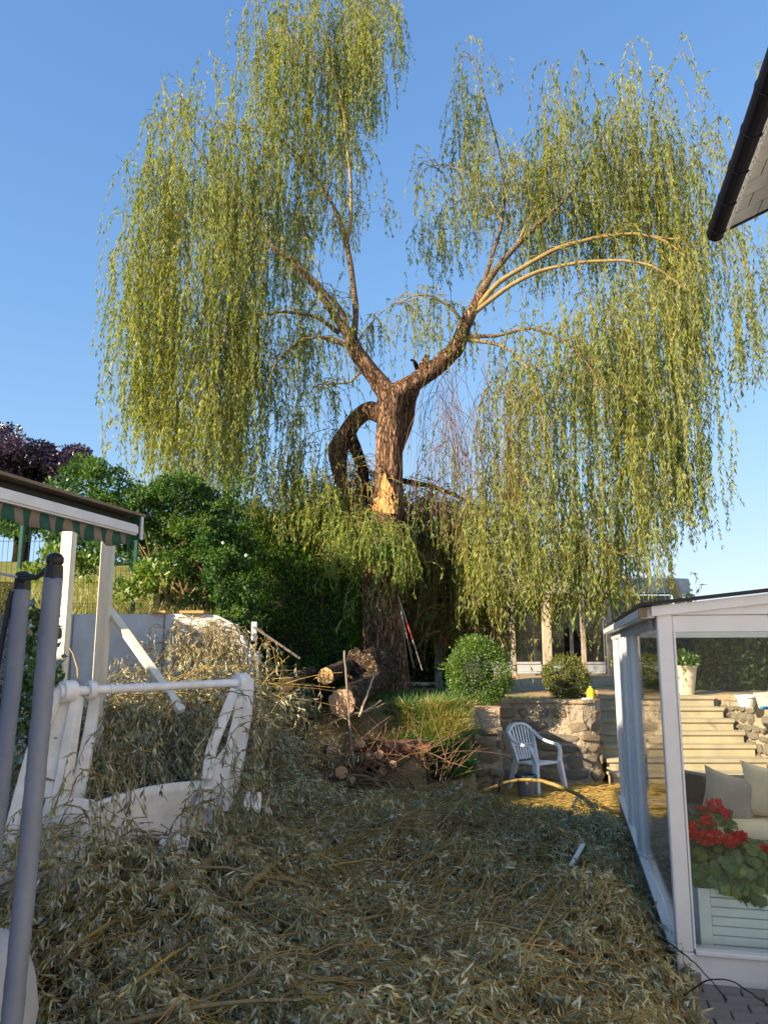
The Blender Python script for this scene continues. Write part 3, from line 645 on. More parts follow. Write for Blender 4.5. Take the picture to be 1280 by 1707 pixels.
for i in range(7):
    a, b = 8+i*6, 8+i*6+6
    seg = [outer[k] for k in range(a, min(b+1, 60))]; inn = [(x+.0, y+.34) for x, y in seg][::-1]
    mb = MB(); poly_prism(mb, [(x, y-.03) for x, y in seg]+inn, 1.15+random.uniform(0, .01), 1.20+random.uniform(0, .015)); mb.build('coping_stone', M['stone'], rw, bevel=.008)

# short pier end of the left wall
pr = empty('stone_pier', (1.28, 10.8, 0), 'pale rubble stone pier under the terracotta planter, left of the white chair', 'wall')
MB().box((1.21, 10.80, -.1), (1.60, 11.25, .90)).build('mortar', M['mortar'], pr, bevel=.02)
stone_face(pr, lambda s: ((1.21+s, 10.80), 0), .40, .90, kind='stone', seed=2, sz=(.18, .34), depth=.07)
stone_face(pr, lambda s: ((1.60, 10.82+s), math.pi/2), .42, .90, kind='stone', seed=3, sz=(.16, .3), depth=.05)

# garden steps
st = empty('garden_steps', (4.6, 12.6, 0), 'flight of cream cast stone steps rising between the stone walls', 'steps')
for i in range(7):
    y = 11.75+.3*i; z = 1.17/7*(i+1); x1 = 5.80-.02*i
    B('tread', (3.34, y-.035, z-.055), (x1, y+.30, z), M['step'], st, .008)
    B('riser', (3.36, y, z-.20 if i else -.1), (x1-.02, y+.27, z-.057), M['step'], st, .003)
# wall to the right of the steps
r2 = empty('side_wall', (6.5, 12.3, 0), 'rough stone wall to the right of the steps, pots standing on it', 'wall')
mb = MB(); poly_prism(mb, [(5.82, 11.5), (6.3, 11.3), (8.5, 11.1), (8.5, 12.3), (6.1, 12.3), (6.05, 13.8), (5.82, 13.8)], -.1, 1.10); mb.build('mortar', M['mortar'], r2)
stone_face(r2, lambda s: ((5.82+s*.98, 11.5-s*.18 if s < .6 else 11.38-(s-.6)*.09), -.15), 2.6, 1.05, seed=8, dens=.92, depth=.06)
stone_face(r2, lambda s: ((5.80, 11.6+s), -math.pi/2), 1.9, 1.05, seed=9, dens=.9, depth=.05, kind='stone2')

# pots on that wall
def pot(name, c, r0, r1, h, m, label, rim=.02, plant=None):
    e = empty(name, c, label, 'flower pot')
    MB().lathe([(r0, 0), (r1, h-.03), (r1+rim, h-.03), (r1+rim, h), (r1-.015, h), (r1-.03, h-.05), (.01, h-.05)], c, 24).build('pot_wall', m, e, smooth=False)
    MB().lathe([(r1-.03, h-.045), (r1-.03, h-.04), (.01, h-.035)], c, 16).build('soil', M['soil'], e)
    if plant:
        F = Fol(); blob(F, (c[0], c[1], c[2]+h+.08), (r1*1.1, r1*1.1, .16), plant, .09, .05, .6); F.build('leaves', M['Lbox'], parent=e, kind='stuff')
    return e
def onP(px, py, Y): return P(px, py, Y)
q = P(1143, 1168, 13.9); pot('flower_pot', (q[0], q[1], terr_z(q[0], q[1])+.0), .15, .22, .50, M['cushion'], 'large cream pot with a leafy plant at the top of the steps', plant=260)
for (px, r, h, m, lb, Y) in [(1228, .15, .17, 'white', 'low white bowl shaped pot on the side wall, leftmost of the row', 12.05), (1243, .08, .14, 'terracotta', 'small orange clay pot between two white pots on the side wall', 12.2),
                          (1258, .13, .22, 'cushion', 'tapered cream pot on the side wall beside the turquoise tray', 11.7), (1277, .11, .24, 'handle', 'brown cylindrical pot on the side wall, rightmost of the row', 11.9)]:
    x = (px-640)/1280*Y; e = pot('flower_pot', (x, Y, 1.10), r*.72, r, h, M[m], lb)
t = MB().box((5.55, 11.28, 1.0), (6.15, 11.36, 1.06)); mb = MB()
x = (1262-640)/1280*11.55; mb.box((x-.1, 11.42, 1.10), (x+.5, 11.62, 1.14)); mb.build('plant_tray', M['blue'], bevel=.01, label='turquoise plastic tray in front of the pots on the side wall', cat='tray')

# ------------------------------------------------------------------ shrubs and hedges
def shrub(name, c, rad, n, L, W, lm, label, cat='shrub', zmin=None, core=True, tone=.5, clumps=26, stem=True, loc=None):
    e = empty(name, loc if loc is not None else (c[0], c[1], c[2]-rad[2]), label, cat)
    F = Fol(); rad = np.array(rad)
    blob(F, c, rad*.93, int(n*.55), L, W, tone, shell=.25, zmin=zmin)
    for d in rdir(clumps):
        blob(F, np.array(c)+d*rad*.86, rad*random.uniform(.16, .27), int(n*.45/clumps), L, W, tone+random.uniform(-.15, .2), shell=.6, zmin=zmin)
    for d in rdir(46):
        d[2] = abs(d[2])*.8+.05; d = unit(d); p0 = np.array(c)+d*rad*.9; m = 9; t_ = rng.random(m)[:, None]*random.uniform(.05, .13); dd = unit(rdir(m)+d); v, f = leafgeo(p0+d*t_, dd, unit(np.cross(dd, rdir(m))), L, W); F.leaves(v, f, rng.uniform(.6, 1, m))
    F.build('foliage', lm, parent=e, kind='stuff')
    if core: MB().lathe([(rad[0]*.3*math.sin(a)*1.5, -rad[2]*.45*math.cos(a)) for a in np.linspace(.15, 3.0, 9)], c, 14).build('shade_core', M['dark'], e, smooth=True)  # dark solid standing in for the shade inside the shrub
    if stem: MB().tube([(c[0], c[1], c[2]-rad[2]*1.05), (c[0]+.01, c[1], c[2]-rad[2]*.3)], [.03, .02], 7).build('stem', M['stick'], e)
    return e
q = P(797, 1122, 11.6); shrub('boxwood_bush', q, (.52, .50, .54), 15000, .030, .017, M['Lbox'], 'large bright green clipped boxwood ball above the terracotta planter')
q = P(943, 1130, 13.0); shrub('boxwood_bush', q, (.40, .40, .38), 9000, .030, .017, M['Lolive'], 'smaller olive green boxwood ball on top of the stone wall by the steps')
# terracotta block planter
pe = empty('block_planter', (1.30, 11.1, .90), 'terracotta planter of ribbed upright hollow blocks on the stone pier', 'planter')
x0 = 1.20
for k, (a, b, yy) in enumerate([(0, .085, 10.98), (.09, .175, 10.97), (.18, .265, 10.975), (.35, .43, 11.02)]):
    mb = MB(); mb.box((x0+a, yy, .905), (x0+b, yy+.09, 1.17))
    mb.box((x0+a+.012, yy-.008, .91), (x0+a+.03, yy-.001, 1.165)); mb.box((x0+a+.05, yy-.008, .91), (x0+a+.068, yy-.001, 1.165))
    mb.build('clay_block', M['terracotta'], pe, bevel=.003)
B('back_panel', (x0+.02, 11.1, .905), (x0+.42, 11.3, 1.13), M['terracotta'], pe)

# white stone lump beside planter, yellow jug, flat stone
q = P(779, 1206, 10.95); o = put_stone(None, (q[0]-.02, 10.95, .93), (.04, .04, .04), .4) if False else None
mb = MB(); mb.lathe([(.035, -.03), (.05, 0), (.04, .035), (.012, .045)], (1.17, 10.85, .93), 9); mb.build('pebble', M['white'], label='small round white stone at the left edge of the stone pier', cat='stone')
c = np.array([(975-640)/1280*12.15*1.0, 12.13, 1.20]); jug = empty('watering_jug', c, 'small yellow plastic jug on the stone wall beside the olive boxwood ball', 'jug')
MB().lathe([(.055, 0), (.062, .03), (.062, .12), (.04, .16), (.022, .175), (.022, .20)], c, 18).build('body', M['yellow'], jug, smooth=False)
MB().tube([c+np.array([.05, 0, .14]), c+np.array([.10, 0, .13]), c+np.array([.10, 0, .06]), c+np.array([.06, 0, .04])], .009, 7).build('handle', M['yellow'], jug)
mb = MB(); mb.box((3.03, 12.0, 1.205), (3.18, 12.1, 1.23)); mb.build('flat_stone', M['white'], bevel=.008, label='flat pale stone lying on the wall top left of the yellow jug', cat='stone')

# grassy shrub bank left of the pier
F = Fol(); bank = empty('ornamental_grass', (.55, 10.75, 0), 'tall yellowing ornamental grass spilling over the bank left of the pier', 'ornamental grass')
def blades(F, xy, z, n, hL, spread, W, tone, jit=.25, fall=.5):
    x, y = xy; b = np.stack([x, y, z], 1); n = len(b)
    d = unit(rdir(n)*np.array([1, 1, .2])*spread+np.array([0, -.08, 1])); s = unit(np.cross(d, rdir(n)))
    L = hL*rng.uniform(.5, 1.2, n); v, f = leafgeo(b, d, s, L*.55, W, curl=0); F.leaves(v, f, np.clip(tone+rng.normal(0, jit, n), 0, 1))
    d2 = unit(d+np.array([0, 0, -fall])*rng.random((n, 1))+rdir(n)*.35); v, f = leafgeo(b+d*(L*.4)[:, None], d2, s, L*.6, W*.8); F.leaves(v, f, np.clip(tone+rng.normal(0, jit, n), 0, 1))
def bankz(x, y): return np.clip(.25+1.0*smooth((y-9.85)/1.1), 0, 1.25)-.5*smooth((y-11.2)/1)*0
tz = lambda x, y: 1.12*smooth((y-9.75)/1.15)
def tussock(F, cx, cy, cz, n, r, hL, tone, W=.010, fall=1.1):
    d = unit(rdir(n)*np.array([1, 1, .3])+np.array([0, -.1, .85])); b_ = np.array([cx, cy, cz])+d*np.array([r, r, r*.4])*rng.random((n, 1))*.7
    s_ = unit(np.cross(d, rdir(n))); L = hL*rng.uniform(.5, 1.15, n); v, f = leafgeo(b_, d, s_, L*.55, W); F.leaves(v, f, np.clip(tone+rng.normal(0, .2, n), 0, 1))
    d2 = unit(d+np.array([0, 0, -fall])*rng.random((n, 1))+rdir(n)*.4); v, f = leafgeo(b_+d*(L*.42)[:, None], d2, s_, L*.55, W*.8); F.leaves(v, f, np.clip(tone+rng.normal(0, .25, n), 0, 1))
random.seed(11)
FG = Fol()
for k in range(125):
    px = random.uniform(650, 775); py = random.uniform(1172, 1290); u_ = (px-655)/130; w_ = (py-1160)/130
    if w_ > .45+.9*u_ and random.random() < .8: continue
    Yk = 11.05-1.0*w_-.1*u_; q = P(px, py, Yk); dark_ = w_ > .55
    tussock(FG if dark_ or random.random() < .3 else F, q[0], q[1], q[2]-.10, 430, .15, random.uniform(.18, .30), random.uniform(.3, .7) if not dark_ else .4)
F.build('grass_blades', M['Lgrass'], parent=bank, kind='stuff')
FG.build('green_blades', M['Lgrassg'], parent=bank, kind='stuff')
gridmesh('earth_bank', np.arange(-1.6, 1.2, .12), np.arange(9.5, 11.2, .12), lambda x, y: 1.12*smooth((y-9.75)/1.15)-.02+.02*lump(x*3, y*3), M['soil'], kind='structure')
F = Fol(); n = 3500; x = rng.uniform(-.35, 1.2, n); y = rng.uniform(11.2, 13.2, n); blades(F, (x, y), terr_z(x, y), n, .2, .6, .010, .5)
n = 2600; x = rng.uniform(1.3, 3.2, n); y = rng.uniform(12.3, 13.0, n); blades(F, (x, y), terr_z(x, y)-.01, n, .09, .9, .008, .45)
F.build('terrace_grass', M['Lgrassg'], kind='stuff', label='green and dry grass at the foot of the willow and along the wall top', cat='grass')
F = Fol(); n = 10000; x = rng.uniform(-8.5, -2.3, n); y = rng.uniform(10.8, 18, n); blades(F, (x, y), lawn_z(x, y), n, .16, .6, .012, .55)
F.build('lawn_grass', M['Lgrass'], kind='stuff', label='sunlit yellow green meadow grass beyond the white wall', cat='grass')

def boxhedge(name, lo, hi, n, L, W, lm, label, ax=None, top_sun_tone=.75):
    lo = np.array(lo, float); hi = np.array(hi, float); e = empty(name, ((lo[0]+hi[0])/2, (lo[1]+hi[1])/2, lo[2]), label, 'hedge')
    MB().box(lo+.2, hi-.22).build('shade_core', M['dark'], e)  # dark box painted as the hedge's shaded inside
    F = Fol(); ex = hi-lo; ar = np.array([ex[1]*ex[2], ex[1]*ex[2], ex[0]*ex[2], ex[0]*ex[1]*1.5]); ns = (n*ar/ar.sum()).astype(int)
    for k, m in enumerate(ns):
        p = lo+rng.random((m, 3))*ex
        nr = [np.array([-1, 0, .2]), np.array([1, 0, .2]), np.array([0, -1, .25]), np.array([0, 0, 1])][k]
        axx = [0, 0, 1, 2][k]; p[:, axx] = (lo, hi, lo, hi)[k][axx]+(.10*lump(p[:, (axx+1) % 3]*1.4, p[:, (axx+2) % 3]*1.4)-.22*rng.random(m)**1.5+.07*rng.normal(size=m)*(rng.random(m) < .12))*(1 if k in (1, 3) else -1)
        d = unit(nr*.9+rdir(m)*.75+np.array([0, 0, .1])); s = unit(np.cross(d, rdir(m))); kk = rng.uniform(.6, 1.4, m)
        v, f = leafgeo(p, d, s, L*kk, W*kk); F.leaves(v, f, np.clip((top_sun_tone if k == 3 else .5)+rng.normal(0, .22, m), 0, 1))  # top leaves toned apart to paint in the sun they catch
    F.build('foliage', lm, parent=e, kind='stuff'); return e
boxhedge('conifer_hedge', (-2.5, 13.6, 1.1), (-.42, 15.2, 4.42), 62000, .065, .022, M['Lhedge'], 'tall clipped dark green conifer hedge left of the willow trunk, sunlit yellow green painted on top')
boxhedge('conifer_hedge', (-.5, 15.9, 1.1), (1.6, 17.2, 4.0), 16000, .08, .028, M['Lhedge'], 'dark hedge in deep shade behind the willow trunk', top_sun_tone=.4)
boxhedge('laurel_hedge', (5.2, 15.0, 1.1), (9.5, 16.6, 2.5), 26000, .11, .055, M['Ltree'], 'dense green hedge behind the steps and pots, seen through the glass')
# climbing rose mass
rose = empty('climbing_rose', (-3.0, 10.9, 2.4), 'large unkempt dark green rose bush above the white wall with a few white blooms', 'bush')
F = Fol()
for (px, py, rx, rz, n, Y) in [(300,855,.62,.36,3600,11.3),(350,860,.45,.4,3000,11.1),(240,852,.5,.3,2600,11.3),(382,905,.34,.5,2600,11.0),(330,910,.7,.4,3200,11.2),(380,970,.36,.4,2200,10.9),(290,960,.4,.4,1600,11.6),(360,990,.5,.3,1700,11.3),
                           (185,800,.3,.16,800,11.3),(150,785,.2,.12,380,11.3),(395,1015,.32,.3,1500,10.9),(300,818,.4,.12,800,11.0),(210,835,.35,.2,900,11.1)]:
    Y += .5; rx *= 1.05; rz *= 1.05; c = P(px, py, Y); blob(F, c, (rx, .6, rz), int(n*.75), .055, .032, .35, shell=.6, jit=.2)
    for k in range(int(5+n/260)):
        d = rdir(1)[0]; d[1] = -abs(d[1]); q = c+d*np.array([rx, .62, rz])*random.uniform(.95, 1.22); rr = random.uniform(.07, .17)
        blob(F, q, (rr*1.2, rr, rr*.8), int(900*rr), .055, .034, random.uniform(.45, .95), shell=.95, jit=.15, up=.1)  # lighter outer clusters paint lit leaves over the dark hollows
for k in range(40):      # arching shoots above the outline
    c = P(random.uniform(170, 420), random.uniform(800, 850), 11+random.uniform(-.4, .4)); dxy = random.uniform(-.3, .3); h_ = random.uniform(.15, .4); m = 26
    t_ = rng.random(m)[:, None]; p = c+np.array([dxy, 0, h_])*t_-np.array([0, 0, .25])*t_**2; d = unit(rdir(m)+np.array([0, 0, .2])); v, f = leafgeo(p, d, unit(np.cross(d, rdir(m))), .05, .03); F.leaves(v, f, rng.uniform(.5, 1, m))
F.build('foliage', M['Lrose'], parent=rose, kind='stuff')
mb = MB()
for k in range(26):
    a = P(random.uniform(250, 420), 1030, 11.5); b = P(random.uniform(200, 430), random.uniform(830, 930), 11.5+random.uniform(-.3, .6)); m = (a+b)/2+np.array([random.uniform(-.4, .4), .1, .2])
    mb.tube([a, m, b], [.018, .012, .005], 5)
mb.build('canes', M['dtwig'], rose)
mb = MB().box(P(255, 1010, 12.2)-np.array([0, 0, .1]), P(400, 880, 12.5)); mb.build('shade_core', M['dark'], rose)  # dark box in place of the shaded hollows of the bush
for (px, py) in [(410,926),(372,905)]:
    c = P(px, py, 10.35); mb = MB()
    for d in rdir(9): mb.tube([c, c+d*.018], [.012, .016], 5)
    mb.build('bloom', M['white'], rose)

# far trees
def tree_(name, px, py, Y, rx, rz, n, L, W, lm, label, zb, tone=.5, clumps=24):
    c = P(px, py, Y); e = empty(name, (c[0], c[1], zb), label, 'tree'); F = Fol()
    rad = np.array([rx, rx*.8, rz])
    for k in range(clumps):
        d = rdir(1)[0]; r = random.uniform(.35, 1.15); blob(F, c+d*rad*r*.85, rad*random.uniform(.14, .34), n//clumps, L, W, tone+random.uniform(-.2, .2), shell=.8)
    F.build('crown', lm, parent=e, kind='stuff')
    MB().tube([(c[0], c[1], zb), (c[0]+.1, c[1], (zb+c[2])/2), (c[0], c[1], c[2]+rz*.3)], [.16*rx/2, .12*rx/2, .04], 9).build('trunk', M['deadbark'], e, smooth=True)
    mb = MB()
    for k in range(9):
        d = rdir(1)[0]; d[2] = abs(d[2]); mb.tube([(c[0], c[1], c[2]-rz*.5), c+d*rad*.3, c+d*rad*.6], [.06*rx/2, .04, .012], 5)
    mb.build('boughs', M['deadbark'], e)
tree_('purple_beech_tree', 50, 785, 30, 2.8, 1.9, 30000, .13, .085, M['Lpurple'], 'purple leaved tree rising behind the awning roof at the far left', 4.5, clumps=46)
tree_('garden_tree', 30, 850, 26, 2.4, 1.3, 9000, .17, .10, M['Ltree'], 'dark green tree below and in front of the purple leaved tree', 3.6)
tree_('garden_tree', 150, 890, 24, 1.7, 1.3, 7000, .15, .09, M['Ltree'], 'dark green tree between the awning roof and the rose bush', 3.6)
tree_('garden_tree', 220, 905, 22, 1.5, 1.0, 6000, .14, .08, M['Ltree'], 'green tree behind the wire fence beside the rightmost awning post', 3.6)
tree_('garden_tree', 360, 930, 20, 1.8, 1.5, 6500, .14, .08, M['Ltree'], 'shaded tree glimpsed behind the rose bush', 3.6)
# spruce behind pool house
c = P(1145, 1000, 27); e = empty('spruce_tree', (c[0], c[1], 1.2), 'pale green spruce top behind the pool house roof', 'tree'); F = Fol()
for k in range(13):
    z = c[2]+.55-k*.19; r = .07+k*.09
    for a in rng.uniform(0, 6.28, 9):
        p0 = np.array([c[0], c[1], z]); d = np.array([math.cos(a), math.sin(a), -.12]); m = 26; t_ = rng.random(m)[:, None]*r
        dd = unit(rdir(m)+d); v, f = leafgeo(p0+d*t_, dd, unit(np.cross(dd, rdir(m))), .11, .03); F.leaves(v, f, rng.random(m))
F.build('crown', M['Lspruce'], parent=e, kind='stuff'); MB().tube([(c[0], c[1], 1.2), (c[0], c[1], c[2]+.5)], [.15, .01], 8).build('trunk', M['deadbark'], e)

# ------------------------------------------------------------------ pool house
ph = empty('pool_house', (4, 22, 1.25), 'long glazed pool house with white posts and a curved timber roof beam, behind the willow', 'building')
zb, zt = 1.30, 3.36; X0, X1 = 1.35, 8.15; Y0 = 22.0
B('floor_slab', (X0-.2, Y0-.15, 1.0), (X1+.1, Y0+5, zb), M['greybase'], ph, .02)
B('back_wall', (X0, Y0+4.6, zb), (X1, Y0+4.75, zt+.95), M['plaster'], ph); B('side_wall', (X0, Y0+.1, zb), (X0+.12, Y0+4.6, zt), M['pooltimber'], ph)
B('side_wall', (X1-.12, Y0+.1, zb), (X1, Y0+4.6, zt), M['plaster'], ph)
B('header_beam', (X0, Y0-.04, zt), (X1, Y0+.10, zt+.12), M['pooltimber'], ph); B('sill_rail', (X0, Y0-.02, zb+.26), (X1, Y0+.08, zb+.32), M['pooltimber'], ph)
B('bottom_rail', (X0, Y0-.03, zb), (X1, Y0+.09, zb+.06), M['pooltimber'], ph)
xs_ = [X0, 2.1, 2.85, 3.62, 4.50, 5.30, 6.25, 7.0, 7.6, X1]
for i, x in enumerate(xs_): B('mullion', (x-.04, Y0-.05, zb+.06), (x+.04, Y0+.11, zt), M['pooltimber'], ph)
for a, b in zip(xs_[:-1], xs_[1:]):
    B('pane', (a+.045, Y0+.02, zb+.325), (b-.045, Y0+.035, zt-.004), M['poolglass'], ph, 0)
    B('lower_panel', (a+.045, Y0+.01, zb+.065), (b-.045, Y0+.04, zb+.257), M['pooltimber'], ph, 0)
# roof: fascia and pale sloping roof with curved beam
B('fascia', (X0-.3, Y0-.75, zt+.14), (X1+.3, Y0-.65, zt+.50), M['plaster'], ph)
MB().add([(X0-.3, Y0-.7, zt+.42), (X1+.3, Y0-.7, zt+.42), (X1+.3, Y0+5.2, zt+1.05), (X0-.3, Y0+5.2, zt+1.05), (X0-.3, Y0-.7, zt+.54), (X1+.3, Y0-.7, zt+.54), (X1+.3, Y0+5.2, zt+1.17), (X0-.3, Y0+5.2, zt+1.17)],
         [(0,1,2,3), (4,5,6,7), (0,1,5,4), (1,2,6,5), (2,3,7,6), (3,0,4,7)]).build('roof', M['plaster'], ph)
B('soffit', (X0-.28, Y0-.64, zt+.15), (X1+.28, Y0+.0, zt+.18), M['pooltimber'], ph)
MB().tube([P(1118,966,21.2), P(1124,980,21.1), P(1131,1000,21.0), P(1135,1030,21.0), P(1136,1075,21.0)], [.13,.13,.13,.12,.12], 4).build('curved_beam', M['beamwood'], ph)
for (px, tw_) in [(908,.11),(967,.06),(1010,.075),(853,.04)]:
    x = (px-640)/1280*21.4; B('veranda_post', (x-tw_, 21.3, 1.2), (x+tw_, 21.3+tw_*2, zt+.14), M['postwood'], ph, .01)
# grey service post near the trunk
gp = empty('lamp_post', (1.25, 16.0, 1.2), 'grey square post with a small box on top, behind the willow branches', 'post')
B('post', (1.03, 15.9, 1.15), (1.19, 16.05, 3.35), M['pooltimber'], gp, .01); B('junction_box', (1.0, 15.85, 3.36), (1.22, 16.1, 3.5), M['pooltimber'], gp, .01)

# ------------------------------------------------------------------ conservatory
cv = empty('conservatory', C(0, 0, 0), 'white framed glass conservatory at the right with a dark flat roof edge', 'conservatory')
AX = np.array([U, V, [0, 0, 1]])
def CB(name, lo, hi, m, bevel=.004, parent=cv, **md): return MB().box(lo, hi, AX, C0).build(name, m, parent, bevel=bevel, **md)
L2 = 5.2
CB('floor', (-.02, -.0, -.05), (4.2, L2, .04), M['greybase'])
CB('plinth', (-.015, -.02, .0), (.12, L2, .10), M['greybase']); CB('plinth', (.121, -.02, -.02), (4.2, .10, .035), M['greybase'])
CB('corner_post', (0, 0, .205), (.09, .10, 2.175), M['upvc'], .006)
CB('corner_base', (-.006, -.008, .03), (.097, .105, .203), M['upvc'], .006)
CB('bottom_rail', (.098, .005, .036), (4.2, .09, .195), M['upvc']); CB('sill', (.098, -.022, .197), (4.2, .09, .222), M['upvc'])
CB('top_rail', (.092, .01, 2.06), (4.2, .09, 2.165), M['upvc'])
CB('glazing_bead', (.092, -.003, .224), (.105, .03, 2.058), M['upvc'], .002)
CB('front_pane', (.107, .035, .224), (2.2, .042, 2.058), M['glass'], 0)
CB('front_post', (2.2, 0, .2), (2.3, .1, 2.1), M['upvc'])
# gable fascia over the front, rising to the right
def slab(mb, a0, a1, b0, b1, z0, z1, k, t):
    v = [C(a0, b0, z0), C(a1, b0, z0+k*(a1-a0)), C(a1, b1, z0+k*(a1-a0)), C(a0, b1, z0), C(a0, b0, z0+t), C(a1, b0, z0+t+k*(a1-a0)), C(a1, b1, z0+t+k*(a1-a0)), C(a0, b1, z0+t)]
    mb.add(v, [(0,1,2,3), (4,5,6,7), (0,1,5,4), (1,2,6,5), (2,3,7,6), (3,0,4,7)]); return mb
v = [C(-.0, .0, 2.168), C(4.2, .0, 2.168), C(4.2, .0, 2.168+.05+.105*4.2), C(0, 0, 2.20)]; v2 = [q+V*.08 for q in v]
MB().add(v+v2, [(0,1,2,3), (4,5,6,7), (0,1,5,4), (1,2,6,5), (2,3,7,6), (3,0,4,7)]).build('gable_panel', M['upvc'], cv)
slab(MB(), -.03, 4.25, -.02, -.003, 2.16, 0, .105, .06).build('fascia_board', M['upvc'], cv)
slab(MB(), -.10, 4.25, -.05, .02, 2.222, 0, .105, .022).build('roof_edge', M['black'], cv); slab(MB(), -.10, .0, .021, L2+.08, 2.222, 0, .105, .022).build('roof_edge', M['black'], cv)
slab(MB(), -.06, 4.25, .10, L2, 2.205, 0, .105, .018).build('roof_panel', M['Lroof'], cv)
# side wall
CB('bottom_rail', (.0, .107, .102), (.075, L2, .17), M['upvc']); CB('sill', (-.03, .107, .172), (.075, L2, .19), M['upvc'])
CB('top_rail', (.0, .102, 2.10), (.09, L2, 2.18), M['pooltimber'])
for (b, wd, ex) in [(2.30, .09, .0), (2.42, .07, .02), (3.45, .10, 0), (3.56, .06, .02), (3.66, .05, .0), (5.06, .13, 0)]:
    CB('side_post', (-ex, b, .19), (.09, b+wd, 2.098), M['upvc'])
for (a, b) in [(.103, 2.29), (2.50, 3.44), (3.72, 5.05)]: CB('side_pane', (.03, a, .192), (.037, b, 2.096), M['sideglass'], 0)
CB('back_rail', (.1, 5.10, .1), (4.2, 5.18, .17), M['upvc']); CB('back_rail', (.1, 5.10, 2.1), (4.2, 5.18, 2.2), M['upvc']); CB('back_post', (2.2, 5.1, .172), (2.25, 5.15, 2.098), M['upvc'])
CB('eaves_gutter', (-.10, .02, 2.15), (-.0, L2+.05, 2.218), M['upvc'], .01); 
fm = MB()
for k in range(40): fm.box((-.03, .2+k*.12, 2.08), (-.006, .235+k*.12, 2.148), AX, C0)
fm.build('vent_fins', M['pooltimber'], cv, kind='stuff')
CB('gutter_end', (-.11, -.01, 2.155), (-.055, .018, 2.215), M['felt'])
# furniture: wicker sofa
so_ = empty('wicker_sofa', C(1.4, 2.35, 0), 'dark grey wicker sofa with cream seat cushions inside the conservatory', 'sofa')
def SB(name, lo, hi, m, bevel=.03, **md): return MB().box(lo, hi, AX, C0).build(name, m, so_, bevel=bevel, **md)
SB('seat_frame', (.45, 2.0, .12), (2.5, 2.75, .34), M['wicker'])
def softbox(name, c, hx, hy, hz, m, parent, rot=None, p=3.2, pinch=.12, sub=5, **md):
    bm = bmesh.new(); bmesh.ops.create_cube(bm, size=2); bmesh.ops.subdivide_edges(bm, edges=bm.edges[:], cuts=7, use_grid_fill=True)
    for v_ in bm.verts:
        x, y, z = v_.co; k = (max(0, 1-abs(x)**p)*max(0, 1-abs(z)**p))**.38
        e = 1+pinch*(abs(x*z)**4)-.05*(1-abs(x*z))
        yy = y*(.10+.90*k); v_.co = Vector((x*hx*e, (yy+.05*mnoise.noise(Vector((x*2, y, z*2))))*hy, z*hz*e))
    me = bpy.data.meshes.new(name); bm.to_mesh(me); bm.free(); me.materials.append(m)
    for q_ in me.polygons: q_.use_smooth = True
    o = bpy.data.objects.new(name, me); COL.objects.link(o)
    R_ = Matrix(np.array(AX).T.tolist()) @ (rot or Matrix.Identity(3))
    me.transform(R_.to_4x4())
    if parent is not None: o.parent = parent; o.location = tuple(np.array(c)-rootloc(parent))
    else: o.location = tuple(c)
    return meta(o, **md)
bk = MB(); xs3 = np.linspace(.42, 2.5, 24)
prof = [(x, 2.72, .80+.035*math.sin(x*3.1+.3)+.02*math.sin(x*7)) for x in xs3]
vv = []; 
for (x, y, z) in prof: vv += [C(x, 2.60, .2), C(x, 2.66, z), C(x, 2.80, z+.01), C(x, 2.84, .2)]
bk.add(vv, [(i*4+j, i*4+(j+1) % 4, (i+1)*4+(j+1) % 4, (i+1)*4+j) for i in range(23) for j in range(4)]+[(0,1,2,3), (92,93,94,95)]); bk.build('backrest', M['wicker'], so_, smooth=False)
SB('armrest', (.38, 1.98, .12), (.56, 2.8, .58), M['wicker']); SB('armrest', (2.5, 1.98, .12), (2.66, 2.8, .58), M['wicker'])
softbox('seat_cushion', C(1.05, 2.28, .42), .47, .10, .30, M['cushion'], so_, Matrix.Rotation(math.pi/2, 3, 'X'), p=8, pinch=0); softbox('seat_cushion', C(2.0, 2.28, .42), .47, .10, .30, M['cushion'], so_, Matrix.Rotation(math.pi/2, 3, 'X'), p=8, pinch=0)
B('leg', (0,0,0), (.04,.04,.12), M['black'], so_, .003, AX, C(.5, 2.05, .04)); B('leg', (0,0,0), (.04,.04,.12), M['black'], so_, .003, AX, C(2.4, 2.05, .04))
softbox('throw_pillow', C(1.13, 2.46, .72), .235, .08, .21, M['cushion'], None, Matrix.Rotation(.14, 3, 'Y') @ Matrix.Rotation(-.25, 3, 'X'), label='cream square cushion leaning on the wicker sofa back', cat='cushion')
softbox('throw_pillow', C(.77, 2.42, .67), .21, .07, .20, M['cushion2'], None, Matrix.Rotation(.25, 3, 'Y') @ Matrix.Rotation(-.3, 3, 'X'), label='taupe grey cushion at the left end of the wicker sofa', cat='cushion')
tb = empty('coffee_table', C(.95, 1.45, 0), 'low dark coffee table between the geraniums and the sofa', 'table')
def TB(n_, lo, hi, m): return MB().box(lo, hi, AX, C0).build(n_, m, tb, bevel=.006)
TB('table_top', (.5, 1.15, .40), (1.5, 1.7, .435), M['black'])
for a, b in ((.53, 1.18), (1.43, 1.18), (.53, 1.62), (1.43, 1.62)): TB('leg', (a, b, .04), (a+.05, b+.05, .398), M['wicker'])
c = C(.86, 1.42, .436); MB().lathe([(.05, 0), (.10, .03), (.13, .085), (.12, .085), (.09, .035), (.01, .02)], c, 22).build('ashtray_bowl', M['black'], smooth=True, label='black round bowl on the coffee table', cat='bowl')
